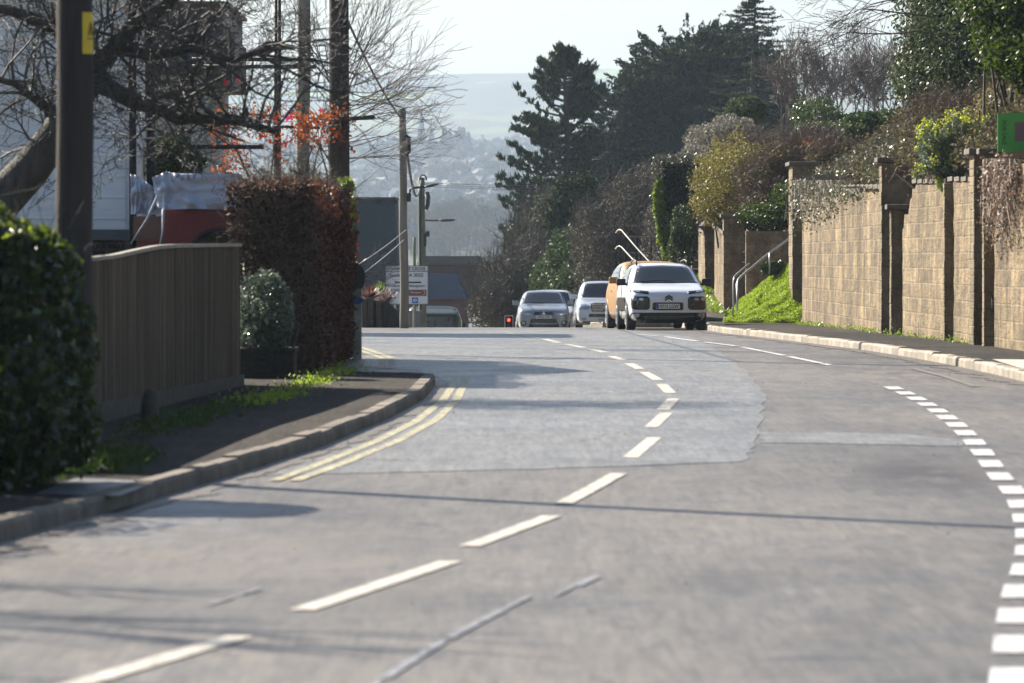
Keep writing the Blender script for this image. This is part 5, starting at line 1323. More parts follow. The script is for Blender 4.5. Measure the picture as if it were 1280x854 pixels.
# ------------------------------------------------------------------ the valley and the far hillside
def far_pt(px, py, d0=270):
    d = d0
    while d < 9000:
        q = P(px, py, d)
        if q.z <= terrain_z(q.x, d): return Vector((q.x, d, float(terrain_z(q.x, d))))
        d *= 1.01
    return None
def house_proto(w, l, h, rh, wallc, roofc, label, lit=True):
    t = thing('far_house', label, 'house', (0,0,0), 'houses of the town across the valley')
    mb = MB(); mb.bbox(-w/2,w/2,-l/2,l/2,-2,h); 
    mb.add([(-w/2,-l/2,h),(w/2,-l/2,h),(0,-l/2,h+rh*.98)],[(0,1,2)]); mb.add([(-w/2,l/2,h),(w/2,l/2,h),(0,l/2,h+rh*.98)],[(0,2,1)])
    mb.build('wall', wallc, t)
    o = .4; r = MB(); r.prism([(-w/2-o,-l/2-o,h-.2),(0,-l/2-o,h+rh),(w/2+o,-l/2-o,h-.2),(w/2+o,-l/2-o,h),(0,-l/2-o,h+rh+.22),(-w/2-o,-l/2-o,h)],(0,0,0),(0,l+2*o,0)); rf = r.build('roof', roofc, t)
    c = MB(); c.bbox(.5,1.3,-.4,.4,h+rh*.4,h+rh+1.1); c.build('chimney', M_brickfar, rf)
    for x in (-w*.28, w*.28):
        for z in (h*.28, h*.72): wd = MB(); wd.bbox(x-.6,x+.6,-l/2-.05,-l/2+.05,z-.6,z+.6); wd.build('window', M_glass, t)
    return t
M_brickfar = mat('far_brick',(.24,.13,.09),.9,(.3,.17,.12),1)
wc = [mat('far_wall_cream',(.36,.34,.30),.9), mat('far_wall_white',(.42,.42,.42),.9), M_brickfar, mat('far_wall_buff',(.42,.36,.28),.9)]
rc = [mat('far_roof_slate',(.12,.13,.15),.7), mat('far_roof_tile',(.22,.13,.10),.8), mat('far_roof_brown',(.15,.11,.09),.8), mat('far_roof_pale',(.22,.22,.22),.8)]
protos = [(8,10,5.2,2.6,0,0),(9,12,5.4,3,1,0),(7,9,5,2.6,2,2),(10,7,4.2,2.4,3,3),(12,9,5.4,3,0,2)]
hl = ['hazy cream house with a grey roof among trees','hazy white house with a slate roof','hazy brick house with a brown roof',
      'hazy buff house, pale roof','hazy long cream house, brown roof']
PR = [house_proto(w,l,h,rh,wc[a],rc[b],hl[i]) for i,(w,l,h,rh,a,b) in enumerate(protos)]
used = [False]*len(PR)
def where(px, py):
    a = 'left of roadside pole' if px < 500 else 'by the sign poles' if px < 560 else 'nearer the pine' if px < 600 else 'beside the pine'
    b = 'high in town' if py < 222 else 'halfway up' if py < 250 else 'low down' if py < 300 else 'in the valley'
    return b+' '+a
def put_house(i, px, py, rz, s=1.0):
    q = far_pt(px, py)
    if q is None: return
    o = PR[i] if not used[i] else copy_tree(PR[i]); used[i] = True
    o.location = q; o.rotation_euler = (0,0,R(rz)); o.scale = (s,s,s); o['label'] = hl[i]+', '+where(px, py)
r_ = random.Random(4)
spots = [(455,228),(470,222),(488,232),(498,226),(560,212),(575,206),(590,214),(603,208),(548,221),(461,248),(478,252),(492,262),(517,246),(585,232),(600,226),(612,238),(571,246),(592,262),(556,262),
         (448,240),(606,252),(620,244),(531,258),(583,276),(610,272),(548,284),(566,296),(596,292),(618,262),(470,206),(590,196),(572,228),(522,230),(557,236),(630,226),(450,214),(465,236),(482,240),(596,242),(624,254)]
spots += [(r_.uniform(438,640), r_.uniform(204,292)) for _ in range(60)]+[(r_.uniform(510,640), r_.uniform(295,322)) for _ in range(12)]
for i,(x,y) in enumerate(spots): put_house(i % 5 if i % 7 else 1, x, y, r_.uniform(-80,80), r_.uniform(.6,.95))
# a long terrace block, a pale shed roof
def far_block(name, label, cat, px, py, w, l, h, wallm, roofm, rz=0, rh=.5):
    q = far_pt(px, py); t = thing(name, label, cat, tuple(q)); t.rotation_euler = (0,0,0)
    mb = MB(); mb.bbox(q.x-w/2,q.x+w/2,q.y,q.y+l,q.z-2,q.z+h); mb.build('wall', wallm, t)
    mb = MB(); mb.prism([(q.x-w/2-.3,q.y-.3,q.z+h),(q.x-w/2-.3,q.y+l/2,q.z+h+rh),(q.x-w/2-.3,q.y+l+.3,q.z+h)],(0,0,0),(w+.6,0,0)); mb.build('roof', roofm, t)
    n = max(2,int(w/4))
    for k in range(n):
        x = q.x-w/2+(k+.5)*w/n; wd = MB(); wd.bbox(x-.8,x+.8,q.y-.06,q.y+.02,q.z+h*.55-.7,q.z+h*.55+.7); wd.build('window', M_glass, t)
far_block('terrace', 'long hazy terrace with a pale blue-grey roof left of the roadside pole', 'building', 478, 216, 34, 9, 6, wc[0], rc[3], rh=3.5)
far_block('terrace', 'hazy brick terrace lower on the hillside above the slate-hung gable', 'building', 466, 236, 34, 8, 6, wc[3], rc[0], rh=3)
far_block('far_bungalow', 'hazy house with a light blue roof left of the pine', 'house', 614, 262, 11, 8, 3, wc[0], mat('roof_light_blue',(.22,.42,.62),.5), rh=2.6)
# church with spire
q = far_pt(527, 205); t = thing('church', 'hazy church with a thin pointed spire on the skyline of the town', 'church', tuple(q))
mb = MB(); mb.bbox(q.x-3,q.x+3,q.y,q.y+6,q.z-2,q.z+16); mb.build('tower', wc[3], t)
mb = MB(); mb.add([(q.x-3.1,q.y-.1,q.z+16),(q.x+3.1,q.y-.1,q.z+16),(q.x+3.1,q.y+6.1,q.z+16),(q.x-3.1,q.y+6.1,q.z+16),(q.x,q.y+3,q.z+36)],[(0,1,4),(1,2,4),(2,3,4),(3,0,4),(3,2,1,0)]); mb.build('spire', rc[0], t)
mb = MB(); mb.bbox(q.x+3,q.x+18,q.y,q.y+8,q.z-2,q.z+9); mb.build('nave', wc[3], t)
# nearer roofs just below the crest
def mid_building(label, px0, px1, yr, yw, yb_, d, wallm, roofm, hip=6):
    t = thing('low_building', label, 'building', tuple(P((px0+px1)/2, yb_, d))); a = lambda x,y,o=0: P(x,y,d+o)
    mb = MB(); A_, B_ = a(px0,yb_), a(px1,yw); mb.bbox(A_.x,B_.x,d,d+9,A_.z,B_.z); mb.build('wall', wallm, t)
    e0, e1, t0, t1 = a(px0-1,yw), a(px1+1,yw), a(px0+hip,yr), a(px1-hip,yr)
    V = [(e0.x,d-.3,e0.z+.01),(e1.x,d-.3,e1.z+.01),(t1.x,d+4.5,t1.z),(t0.x,d+4.5,t0.z),(e0.x,d+9.3,e0.z+.01),(e1.x,d+9.3,e1.z+.01)]
    mb = MB(); mb.add(V, [(0,1,2,3),(3,2,5,4),(0,3,4),(1,5,2),(0,4,5,1)]); mb.build('roof', roofm, t); return t
M_broof = mat('blue_slate_roof',(.010,.017,.032),1,(.014,.022,.038),1.5,spec=0)
mid_building('low building with a dark blue hipped roof and dull pink wall behind the bus', 500, 584, 342, 374, 420, 290, mat('pink_render',(.20,.11,.10),.8), M_broof, 14)
mid_building('long dark roofed building behind the blue-roofed one', 522, 604, 320, 331, 380, 345, mat('dark_brick',(.10,.07,.06),.9), mat('dark_roof',(.014,.016,.018),1,spec=0), 3)
q = far_pt(553,260)
pts = [far_pt(x,y) for x,y in ((536,268),(572,268),(566,252),(540,252))]
o = new_mesh_obj('far_road', [(p.x,p.y,p.z+.6) for p in pts], [(0,1,2,3)], mat('far_road_surface',(.35,.33,.31),.8)); o['kind']='structure'
if o.data.polygons[0].normal.z < 0: o.data.flip_normals()

def tree_proto(label, kind, group):
    t = thing('far_tree', label, 'tree', (0,0,0), group)
    if kind == 'conifer':
        C = []
        for i in range(900):
            z = random.uniform(.1,1); r = (1-z)*1.0*random.uniform(.4,1)**.5*2.6; a = random.uniform(0,6.28); C.append((r*math.cos(a), r*math.sin(a), 1.2+z*10))
        leaves('crown', np.array(C), 1.1,.5, LM['far'], t)
    elif kind == 'round':
        leaves('crown', crown_pts([((0,0,5.2),(3.2,3.2,3.4)),((1.6,0,4),(2.4,2.4,2.4)),((-1.7,.5,4.4),(2.3,2.3,2.6))], 1100, .7, .2), .9,.55, LM['far'], t)
    else:
        segs = []
        for _ in range(3): grow(segs, (0,0,1.8), (random.gauss(0,.3),random.gauss(0,.3),1), 4.2, .16, 3, 4, .22, 3, .12, .8, .6)
        tubes('crown', [s_[:6]+(max(s_[6],.035),max(s_[7],.03)) for s_ in segs], LM['farbrown'], t, 3)
        leaves('twigs', crown_pts([((0,0,6),(3.4,3.4,3.6))], 700, .4, .2), 1.0,.10, LM['farbrown'], t)
    mb = MB(); mb.tube([(0,0,-1.5),(0,0,1.5),(.05,0,3.8)], [.3,.22,.12], 6); mb.build('trunk', M_barkdark, t); return t
TP = {k: tree_proto(*v) for k, v in dict(
  conifer=('dark pointed conifer standing in the town across the valley','conifer','conifers across the valley'),
  round=('rounded evergreen tree between the far houses across the valley','round','rounded trees across the valley'),
  bare=('bare brown winter tree on the slope across the valley','bare','bare trees across the valley')).items()}
tu = {k: False for k in TP}
def put_tree(k, px, py, s, d0=270):
    q = far_pt(px, py, d0)
    if q is None: return
    o = TP[k] if not tu[k] else copy_tree(TP[k]); tu[k] = True
    o['label'] = {'conifer':'dark pointed conifer ','round':'rounded hazy evergreen ','bare':'bare brown winter tree '}[k]+where(px, py)
    o.location = q; o.rotation_euler = (0,0,r_.uniform(0,6.28)); o.scale = (s*r_.uniform(.9,1.15),s*r_.uniform(.9,1.15),s)
for x in (508,513,540,546,551,557,563,568,574,579,585): put_tree('conifer', x+r_.uniform(-2,2), 204+r_.uniform(-2,3), r_.uniform(1.3,2.2))
for i in range(135): put_tree('round', r_.uniform(436,655), r_.uniform(204,300), r_.uniform(.6,1.2))
for i in range(90):
    y = r_.uniform(204,330); put_tree('bare', r_.uniform(440,660), y, r_.uniform(.6,1.0)*(1.25 if y < 240 else .9))
for i in range(60): put_tree('bare', r_.uniform(508,642), r_.uniform(290,340), r_.uniform(.8,1.3))
for x in (584,587): put_tree('bare', x, 199, 1.3)
put_tree('conifer', 554, 333, .9, 320)
# far-off wood: hedgerows and woodland on the down, one mass
C = []
for i in range(150):
    px, py = r_.uniform(300,800), r_.uniform(184,207); q = far_pt(px, py, 3000)
    if q is None: continue
    m = 26; w = r_.uniform(10,34); C.append(np.array(q)+rng.normal(size=(m,3))*np.array([w*2,14,2.6])+np.array([0,0,2]))
tag(leaves('far_woodland', np.concatenate(C), 9, 6, LM['far']), 'hazy hedgerows and woods scattered over the far chalk hill', 'woodland', kind='stuff')
# ------------------------------------------------------------------ trees and shrubs, right side
def trunk(points, radii, d, material, parent, name='trunk', n=10):
    mb = MB(); mb.tube([P(x,y,d) if len((x,y))==2 else None for x,y in points], radii, n); return mb.build(name, material, parent, True)
def shrub(name, label, cat, ells, n, ln, wd, lm, shell=.72, amp=.16, stemn=12, stem_to=None, group=None, clump=0, nclump=200, stemmat=None, extra=None, bias=None, bw=0):
    c = np.mean([e[0] for e in ells], 0); lo = min(e[0][2]-e[1][2] for e in ells)
    t = thing(name, label, cat, (c[0],c[1],lo if stem_to is None else stem_to), group)
    leaves('foliage', crown_pts(ells, n, shell, amp, clump, nclump), ln, wd, lm, t, bias, bw)
    segs = []; base = Vector((c[0],c[1],lo if stem_to is None else stem_to))
    for i in range(stemn):
        e = ells[i % len(ells)]; tgt = Vector(e[0])+Vector([random.uniform(-.6,.6)*k for k in e[1]]); b0 = base+Vector((random.gauss(0,.15),random.gauss(0,.15),-.2)); r0 = .02+.004*(tgt-b0).length
        mid = b0.lerp(tgt,.5)+Vector((random.gauss(0,.15),random.gauss(0,.15),.15)); segs += [(*b0,*mid,r0,r0*.7),(*mid,*tgt,r0*.7,r0*.25)]
    if segs: tubes('stems', segs, stemmat or M_barkdark, t, 5)
    return t
# Corsican-like pine
def pine():
    d = 285; k = d/F; base = P(702,420,d); t = thing('pine_tree', 'tall open pine with dark tufted branches left of the big dark cypress', 'tree', tuple(base))
    mb = MB(); pts = [P(702,430,d),P(704,330,d),P(708,250,d),P(709,170,d),P(706,100,d),P(706,64,d)]; mb.tube(pts, [.34,.28,.22,.16,.09,.03], 10); mb.build('trunk', M_barkdark, t, True)
    hl = [(62,6,5),(80,24,20),(100,42,36),(120,50,44),(140,66,44),(160,58,40),(185,62,38),(210,72,36),(230,92,36),(250,86,38),(275,66,40),(300,84,42),(330,74,44),(352,60,40)]
    segs, C, Bd = [], [], []
    for i in range(250):
        y = 62+290*(i/250)**.9+random.uniform(-3,3); L = np.interp(y,[a for a,_,_ in hl],[b for _,b,_ in hl]); Rr = np.interp(y,[a for a,_,_ in hl],[c for _,_,c in hl])
        a = random.choice([0,math.pi])+random.gauss(0,1.1); wd = (L if math.cos(a) < 0 else Rr)*k*random.uniform(.6,1.2)
        x0 = P(np.interp(y,[60,100,170,250,330],[706,706,709,708,704]), y, d); dr = Vector((math.cos(a), math.sin(a)*.9, 0)); up = .35 if y < 150 else (.12 if y < 220 else -.02)
        p = x0; n = 6; vd = Vector((dr.x,dr.y,up-.25))
        for j in range(n):
            vd = (vd+Vector((random.gauss(0,.09),random.gauss(0,.09),.13+random.gauss(0,.05)))).normalized() if j else vd.normalized(); q = p+vd*wd/n; segs.append((*p,*q,.05*(1-j/n)+.015,.05*(1-(j+1)/n)+.01))
            if j >= 1:
                for _ in range(2+j):
                    s = (vd+Vector((random.gauss(0,.75),random.gauss(0,.75),random.uniform(0,.5)))).normalized(); e = q+s*random.uniform(.12,.40)*(1 if y > 90 else .6)
                    segs.append((*q,*e,.015,.01)); m = 9
                    f = rng.uniform(.35,1.15,(m,1)); C.append(np.array(q)*(1-f)+np.array(e)*f+rng.normal(size=(m,3))*.05); Bd.append(np.tile(np.array([s.x*.5,s.y*.5,s.z*.5+.75]),(m,1)))
            p = q
    C = np.concatenate(C); Bd = unit(np.concatenate(Bd)); tubes('branches', segs, M_barkdark, t, 4)
    leaves('needles', C, .28, .075, LM['pine'], t, Bd, .62); return t
pine()
# the big dark cypress: layered plates
d = 330
def cypress(label, d, ells, n, spikes, top=None):
    E = [px_ell(*e, d) for e in ells]; base = P(ells[0][0], 330, d); t = thing('cypress_tree', label, 'tree', tuple(base))
    mb = MB(); mb.tube([P(ells[0][0],400,d),P(ells[0][0],ells[0][1],d)], [.6,.2], 10); mb.build('trunk', M_barkdark, t, True)
    cc = crown_pts(E, 2600, .55, .22); ctr = np.array([e[0] for e in E]).mean(0); m = n//2600
    out = unit((cc-ctr)*np.array([1,1,.35])+rng.normal(size=cc.shape)*.25); L = rng.uniform(.4,1.3,(len(cc),1,1))
    f = rng.uniform(0,1,(len(cc),m,1)); C = (cc[:,None,:]+out[:,None,:]*f*L+rng.normal(size=(len(cc),m,3))*np.array([.2,.2,.055])*(1.25-f)+np.array([0,0,.16])*f*f).reshape(-1,3)
    Bd = np.repeat(out,m,0)+np.array([0,0,.25]); leaves('foliage', C, .34, .12, LM['cypress'], t, unit(Bd), .5)
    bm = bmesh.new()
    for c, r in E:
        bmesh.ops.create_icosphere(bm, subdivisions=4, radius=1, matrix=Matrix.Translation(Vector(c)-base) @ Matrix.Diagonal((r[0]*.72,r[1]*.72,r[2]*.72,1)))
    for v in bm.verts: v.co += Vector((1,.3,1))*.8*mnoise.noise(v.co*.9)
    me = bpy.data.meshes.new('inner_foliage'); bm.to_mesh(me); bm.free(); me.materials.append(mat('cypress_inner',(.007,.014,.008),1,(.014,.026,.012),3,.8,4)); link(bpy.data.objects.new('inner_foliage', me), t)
    return t
cypress('broad dark cypress crown with layered foliage, biggest tree on the right', 330, [(868,125,80,78),(905,105,65,62),(835,115,60,58),(800,175,62,62),(930,160,62,80),(785,215,62,50),(850,205,80,60),(915,225,60,60),(750,255,62,42),(830,262,75,45),(895,60,40,18),(968,130,25,35)], 104000, 0)
# spire conifer
def spire():
    d = 322; k = d/F; t = thing('spire_conifer', 'thin-topped conifer spire with level drooping branches above the dark cypress', 'tree', tuple(P(943,250,d)))
    mb = MB(); mb.tube([P(943,260,d),P(941,110,d),P(943,40,d),P(944,-6,d)], [.22,.16,.08,.02], 8); mb.build('trunk', M_barkdark, t, True); segs, C, Bd = [], [], []
    for i in range(80):
        y = -4+170*(i/80)**1.05; L = np.interp(y,[-4,15,40,70,100,166],[7,34,44,58,70,80])*k*random.uniform(.6,1.1); a = random.choice([0,math.pi])+random.gauss(0,.7); p = P(943,y,d); vd = Vector((math.cos(a),math.sin(a),.05)); n = 5
        for j in range(n):
            vd = (vd+Vector((random.gauss(0,.05),random.gauss(0,.05),-.06 if j < 3 else .16))).normalized(); q = p+vd*L/n; segs.append((*p,*q,.04*(1-j/n)+.012,.03*(1-j/n)+.008)); m = 24
            f = rng.uniform(0,1,(m,1)); C.append(np.array(p)*(1-f)+np.array(q)*f+rng.normal(size=(m,3))*np.array([.10,.10,.045])); Bd.append(np.tile(np.array([vd.x,vd.y,vd.z+.3]),(m,1))); p = q
    tubes('branches', segs, M_barkdark, t, 4); leaves('needles', np.concatenate(C), .2,.07, LM['cypress'], t, unit(np.concatenate(Bd)), .5)
spire()
# brown-grey scrub: twiggy masses
def scrub(name, label, ells, n, ln, r, tw, leafn=0, leafm=None, lsz=.08, lean=(0,0,1), group=None, cat='shrub', spread=.5):
    c = np.mean([e[0] for e in ells], 0); lo = min(e[0][2]-e[1][2] for e in ells); t = thing(name, label, cat, (c[0],c[1],lo), group)
    tubes('twigs', stems(crown_pts(ells, 1500, .1, .15), n, ln, r, lean, spread), tw, t, 3)
    if leafn: leaves('leaves', crown_pts(ells, leafn, .35, .2), lsz, lsz*.6, leafm, t)
    return t
scrub('scrub_thicket', 'tangled brown-grey winter thicket at the foot of the pine beside the traffic light', [px_ell(640,368,48,52,222,3),px_ell(668,345,35,48,225,3),px_ell(618,385,32,30,220,2)], 4200, .8, .012, M_twigdark, 16000, leafmat('leaf_scrub',[(.035,.04,.02),(.07,.065,.035),(.11,.095,.055),(.06,.05,.03)],.7,.2), .10)
scrub('scrub_thicket', 'green-brown thicket between the lowest pine boughs and the laurel', [px_ell(655,315,28,38,240,2.5),px_ell(690,300,34,60,246,2),px_ell(665,290,30,30,250,2)], 1800, .9, .012, M_twigdark, 15000, leafmat('leaf_scrub_green',[(.03,.045,.018),(.055,.07,.025),(.08,.075,.035)],.7,.2), .13)
scrub('bramble_thicket', 'large grey-brown seeding thicket rising behind the parked cars and black railings', [px_ell(790,285,46,62,205,2.5),px_ell(755,305,40,40,205,2.5),px_ell(812,250,30,45,205,2),px_ell(828,300,24,55,200,2),px_ell(770,345,55,45,205,2),px_ell(780,245,18,22,205,1.5),px_ell(735,275,16,20,205,1.5)], 6000, .6, .010, M_twigdark, 17000, leafmat('leaf_seedhead',[(.05,.055,.028),(.09,.085,.05),(.14,.115,.085),(.30,.27,.22)],.7,.25), .085, spread=.8)
shrub('conifer_shrub', 'dark green feathery conifer between the pine and the grey-brown thicket', 'tree', [px_ell(722,262,34,48,235),px_ell(700,300,28,40,235),px_ell(735,300,26,40,232)], 16000, .22,.06, LM['cypress'], .5, .2, 8)
shrub('laurel_bush', 'glossy green laurel bush behind the silver four by four', 'bush', [px_ell(716,322,32,40,212,2),px_ell(744,330,28,42,212,2),px_ell(690,350,28,32,212,2),px_ell(725,365,45,35,210,2)], 13000, .17,.085, LM['laurel'], .5, .2, 14)
# ivy covered block hedge etc
def boxcloud(c0, c1, n, jit=.05, faces=(1,1,1,1,1)):
    """random points on the faces of a box: left,right,front,back,top"""
    c0, c1 = np.array(c0), np.array(c1); s = c1-c0; ar = np.array([s[1]*s[2],s[1]*s[2],s[0]*s[2],s[0]*s[2],s[0]*s[1]])*np.array(faces); f = rng.choice(5, n, p=ar/ar.sum()); p = c0+rng.uniform(0,1,(n,3))*s
    p[f==0,0]=c0[0]; p[f==1,0]=c1[0]; p[f==2,1]=c0[1]; p[f==3,1]=c1[1]; p[f==4,2]=c1[2]
    b = np.stack([np.sin(p[:,1]*2.1+p[:,2]*1.7),np.sin(p[:,0]*2.3+p[:,2]*2.9+1),np.sin(p[:,0]*1.9+p[:,1]*1.3)],1)*jit*1.2
    return p+b+rng.normal(size=(n,3))*jit
def boxhedge(name, label, c0, c1, n, ln, wd, lm, core, jit=.06, group=None, cat='hedge', round_=.0):
    t = thing(name, label, cat, ((c0[0]+c1[0])/2,(c0[1]+c1[1])/2,c0[2]), group); mb = MB(); i = jit*1.6
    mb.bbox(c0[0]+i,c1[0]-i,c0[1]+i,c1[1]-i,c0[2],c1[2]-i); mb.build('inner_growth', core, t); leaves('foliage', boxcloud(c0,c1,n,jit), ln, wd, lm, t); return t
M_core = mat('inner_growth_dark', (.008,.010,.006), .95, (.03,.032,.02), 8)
M_corebrown = mat('inner_growth_brown', (.03,.018,.012), .95, (.06,.04,.028), 8, .6, 10)
a, b = P(822,290,150), P(868,201,150)
boxhedge('clipped_ivy_hedge', 'tall square dark hedge with a grey sunlit left side above the railings', (a.x,149,a.z),(b.x,151.4,b.z), 9000, .08,.045, leafmat('leaf_hedge_dim',[(.03,.035,.02),(.055,.06,.035),(.10,.10,.07)],.5,.2), M_core, .06)
shrub('ivy_column', 'yellow-green ivy column hanging down the left side of the square hedge', 'plant', [px_ell(824,250,8,28,149),px_ell(829,285,9,26,149),px_ell(836,315,9,22,149)], 2600, .09,.06, LM['green'], .4,.2, 3)
shrub('rounded_hedge', 'narrow rounded grey-green bush between the square hedge and upright-bar gate', 'bush', [px_ell(853,285,15,30,147),px_ell(850,315,15,30,147),px_ell(862,300,10,30,148)], 6000, .07,.045, LM['privet'], .6,.12, 6)
shrub('mixed_shrub', 'big olive-green and brown shrub overhanging the low stone garden wall', 'shrub', [px_ell(895,235,32,46,141,1.5),px_ell(925,215,45,42,143,1.6),px_ell(910,255,40,28,141,1.2)], 17000, .075,.035, LM['olive'], .35,.38, 20, P(905,300,141).z)
scrub('red_brown_shrub', 'red-brown twiggy shrub above the shaded retaining wall and steps', [px_ell(958,232,34,34,139,1.0),px_ell(988,196,30,20,139,1.2),px_ell(940,188,40,14,146,1.5),px_ell(965,262,36,22,138,1.0),px_ell(1015,182,30,12,139,1.2)], 5200, .42,.009, M_twigbrown, 16000, leafmat('leaf_redbrown',[(.09,.055,.028),(.15,.10,.045),(.10,.11,.035),(.18,.16,.05)],.6,.3), .08, spread=.9)
shrub('shaded_bush', 'very dark evergreen bush hanging in shade over the retaining wall', 'bush', [px_ell(958,272,38,20,137.2,.9),px_ell(985,255,24,28,137.2,.9)], 6000, .08,.05, LM['dark'], .4,.2, 8)
shrub('grey_leaved_bush', 'pale grey-green bush behind the mixed shrub and square hedge', 'bush', [px_ell(888,178,34,24,168,2),px_ell(915,162,28,18,170,2),px_ell(870,200,24,20,166,2)], 10000, .10,.05, LM['grey'], .45,.2, 12)
shrub('laurel_bush', 'small rounded green laurel against the dark cypress', 'bush', [px_ell(932,138,24,18,185,1.2),px_ell(920,150,18,14,185,1)], 4500, .15,.07, LM['laurel'], .5,.2, 8)
shrub('bright_shrub', 'bright green shrub on the bank below the bare tree row', 'bush', [px_ell(1018,148,30,26,150,1.5),px_ell(1045,158,22,18,150,1)], 7000, .09,.045, LM['privet'], .4,.3, 10)
shrub('laurel_bush', 'dark glossy laurel between the two clipped hedge tops on the bank', 'bush', [px_ell(1078,162,26,22,134,1.2),px_ell(1100,156,18,14,134,1)], 5000, .13,.07, LM['laurel'], .5,.2, 8)
for (x0,x1,y0,y1,lb) in ((998,1052,176,160,'low clipped hedge top with a sloping green crest, left one on the bank'),(1100,1136,156,139,'short clipped hedge top with a sloping green crest, right one on the bank')):
    a, b = P(x0,y0,140), P(x1,y1,140); boxhedge('clipped_hedge', lb, (a.x,139.2,a.z),(b.x,141,b.z), 3500, .06,.04, LM['privet'], M_corebrown, .05)
scrub('dry_bush', 'dry brown bush between the wall end pier and the left clipped hedge top', [px_ell(1050,192,30,15,133.5,1),px_ell(1075,182,20,12,134,1),px_ell(1025,198,18,10,133,.8)], 1500, .4, .008, M_twigbrown, 5000, LM['bracken'], .07, spread=.9)
# bare tree row
def bare_tree(name, label, base, H_, n0, mat_, r0=.05, lean=(0,0,1), depth=3, group=None, spread=.55, wob=.16, up=.16, minr=.006, kids=3, shrink=.62):
    t = thing(name, label, 'tree', tuple(base), group); segs = []
    for _ in range(n0):
        grow(segs, Vector(base)+Vector((random.gauss(0,.25),random.gauss(0,.3),0)), Vector(lean)+Vector((random.gauss(0,.3),random.gauss(0,.3),0)), H_*random.uniform(.7,1.1), r0, depth, 5, wob, kids, up, spread, shrink, None, minr)
    tubes('branches', segs, mat_, t, 4); return t, segs
bt_pos = ['leftmost bare tree of the row behind the bank, beside the spire conifer','second bare tree in the row behind the bank, from the left','third bare tree in the row behind the bank, from the left','middle bare tree of the row behind the bank','fourth bare tree from the right in the row behind the bank','third bare tree from the right in the row behind the bank','second bare tree from the right in the row behind the bank','rightmost bare tree of the row, beside the glossy evergreen']
for i, px in enumerate((985,1003,1022,1042,1062,1084,1106,1130)):
    bare_tree('bare_tree', bt_pos[i], P(px,170,196), (1.75 if i in (0,1,5,6,7) else 1.45), 3, M_twiggrey if i % 2 else M_twig, .04, lean=(random.uniform(-.25,.25),0,1), spread=.85, up=.10, shrink=.68, depth=3, group='row of bare trees behind the bank', minr=.009)
# bank vegetation
def on_bank(px0, px1, n, yr=(62,129)):
    out = []
    while len(out) < n:
        y = random.uniform(*yr); x = wallx(y)+.3+abs(random.gauss(0,1.6)); 
        if px0 < 640+F*x/y < px1 and not (y < 83 and 640+F*x/y > 1225 and x < wallx(y)+1.6): out.append((x, y, bank_z(x,y)))
    return np.array(out)
B = on_bank(990, 1400, 5200)
tag(tubes('bracken', stems(B, 9000, .45, .006, (-.3,-.1,.6), .6, 3, 1), M_twigbrown, None, 3), 'dead brown bracken stalks covering the bank above the stone wall', 'undergrowth', kind='stuff')
Bl = np.repeat(B, 9, 0)+rng.normal(size=(len(B)*9,3))*np.array([.15,.3,.12])+np.array([-.05,0,.12])
tag(leaves('bracken_litter', Bl, .10,.05, LM['bracken']), 'brown bracken fronds and litter over the sunny bank', 'undergrowth', kind='stuff')
B2 = on_bank(985, 1130, 500, (100,129)); B2 = B2[B2[:,0] < np.array([wallx(y) for y in B2[:,1]])+1.5]
Bl = np.repeat(B2, 26, 0)+rng.normal(size=(len(B2)*26,3))*np.array([.12,.35,.12])+np.array([-.1,0,.16])
tag(leaves('ground_ivy', Bl, .08,.05, leafmat('leaf_ground_ivy',[(.04,.05,.025),(.08,.09,.055),(.18,.18,.14)],.45,.25)), 'grey glinting ivy spreading over the bank along the wall top', 'ground cover', kind='stuff')
def hanging(label, px0, px1, y0, y1, dens, lm, tw, d_off=-.12, sz=.07, name='trailing_ivy', bump=0):
    C = []; S = []; n = int(dens)
    for i in range(n):
        px = random.triangular(px0, px1, px0+(px1-px0)*.35); yw = yx(px) if px < 1278 else 78-random.uniform(0,4); L = (y1-y0)*random.betavariate(1.3,1.8)
        x = wallx(yw)-.05; top = P(px, y0, yw).z; k = yw/F
        p = Vector((x+.2,yw,top+.05)); q = Vector((x-random.uniform(.02,.16),yw,top-.05)); S.append((*p,*q,.006,.005)); h = L*k; m = max(2,int(h/.16))
        for j in range(m):
            r = q+Vector((random.gauss(0,.03),random.gauss(0,.25),-h/m)); S.append((*q,*r,.005,.004)); q = r
            for _ in range(3): C.append((q.x+random.gauss(0,.05), q.y+random.gauss(0,.2), q.z+random.gauss(0,.06)))
    t = thing(name, label, 'plant', tuple(C[0])); 
    tubes('stems', S, tw, t, 3)
    if lm: leaves('leaves', np.array(C), sz, sz*.65, lm, t)
hanging('grey trailing ivy draped over the far end of the tall stone wall', 994, 1062, 222, 290, 190, leafmat('leaf_trailing',[(.05,.06,.03),(.10,.105,.06),(.18,.175,.13)],.5,.3), M_twig)
hanging('thin trailing ivy along the coping of the long wall panel', 1040, 1108, 232, 252, 60, leafmat('leaf_trailing_thin',[(.06,.08,.03),(.11,.12,.06)],.5,.3), M_twig, sz=.06)
hanging('dense curtain of brown creeper stems over the wall at the right edge', 1243, 1300, 194, 325, 330, leafmat('leaf_creeper',[(.10,.06,.045),(.18,.115,.08),(.3,.22,.17)],.6,.3), M_twigbrown, sz=.06, name='wall_creeper')
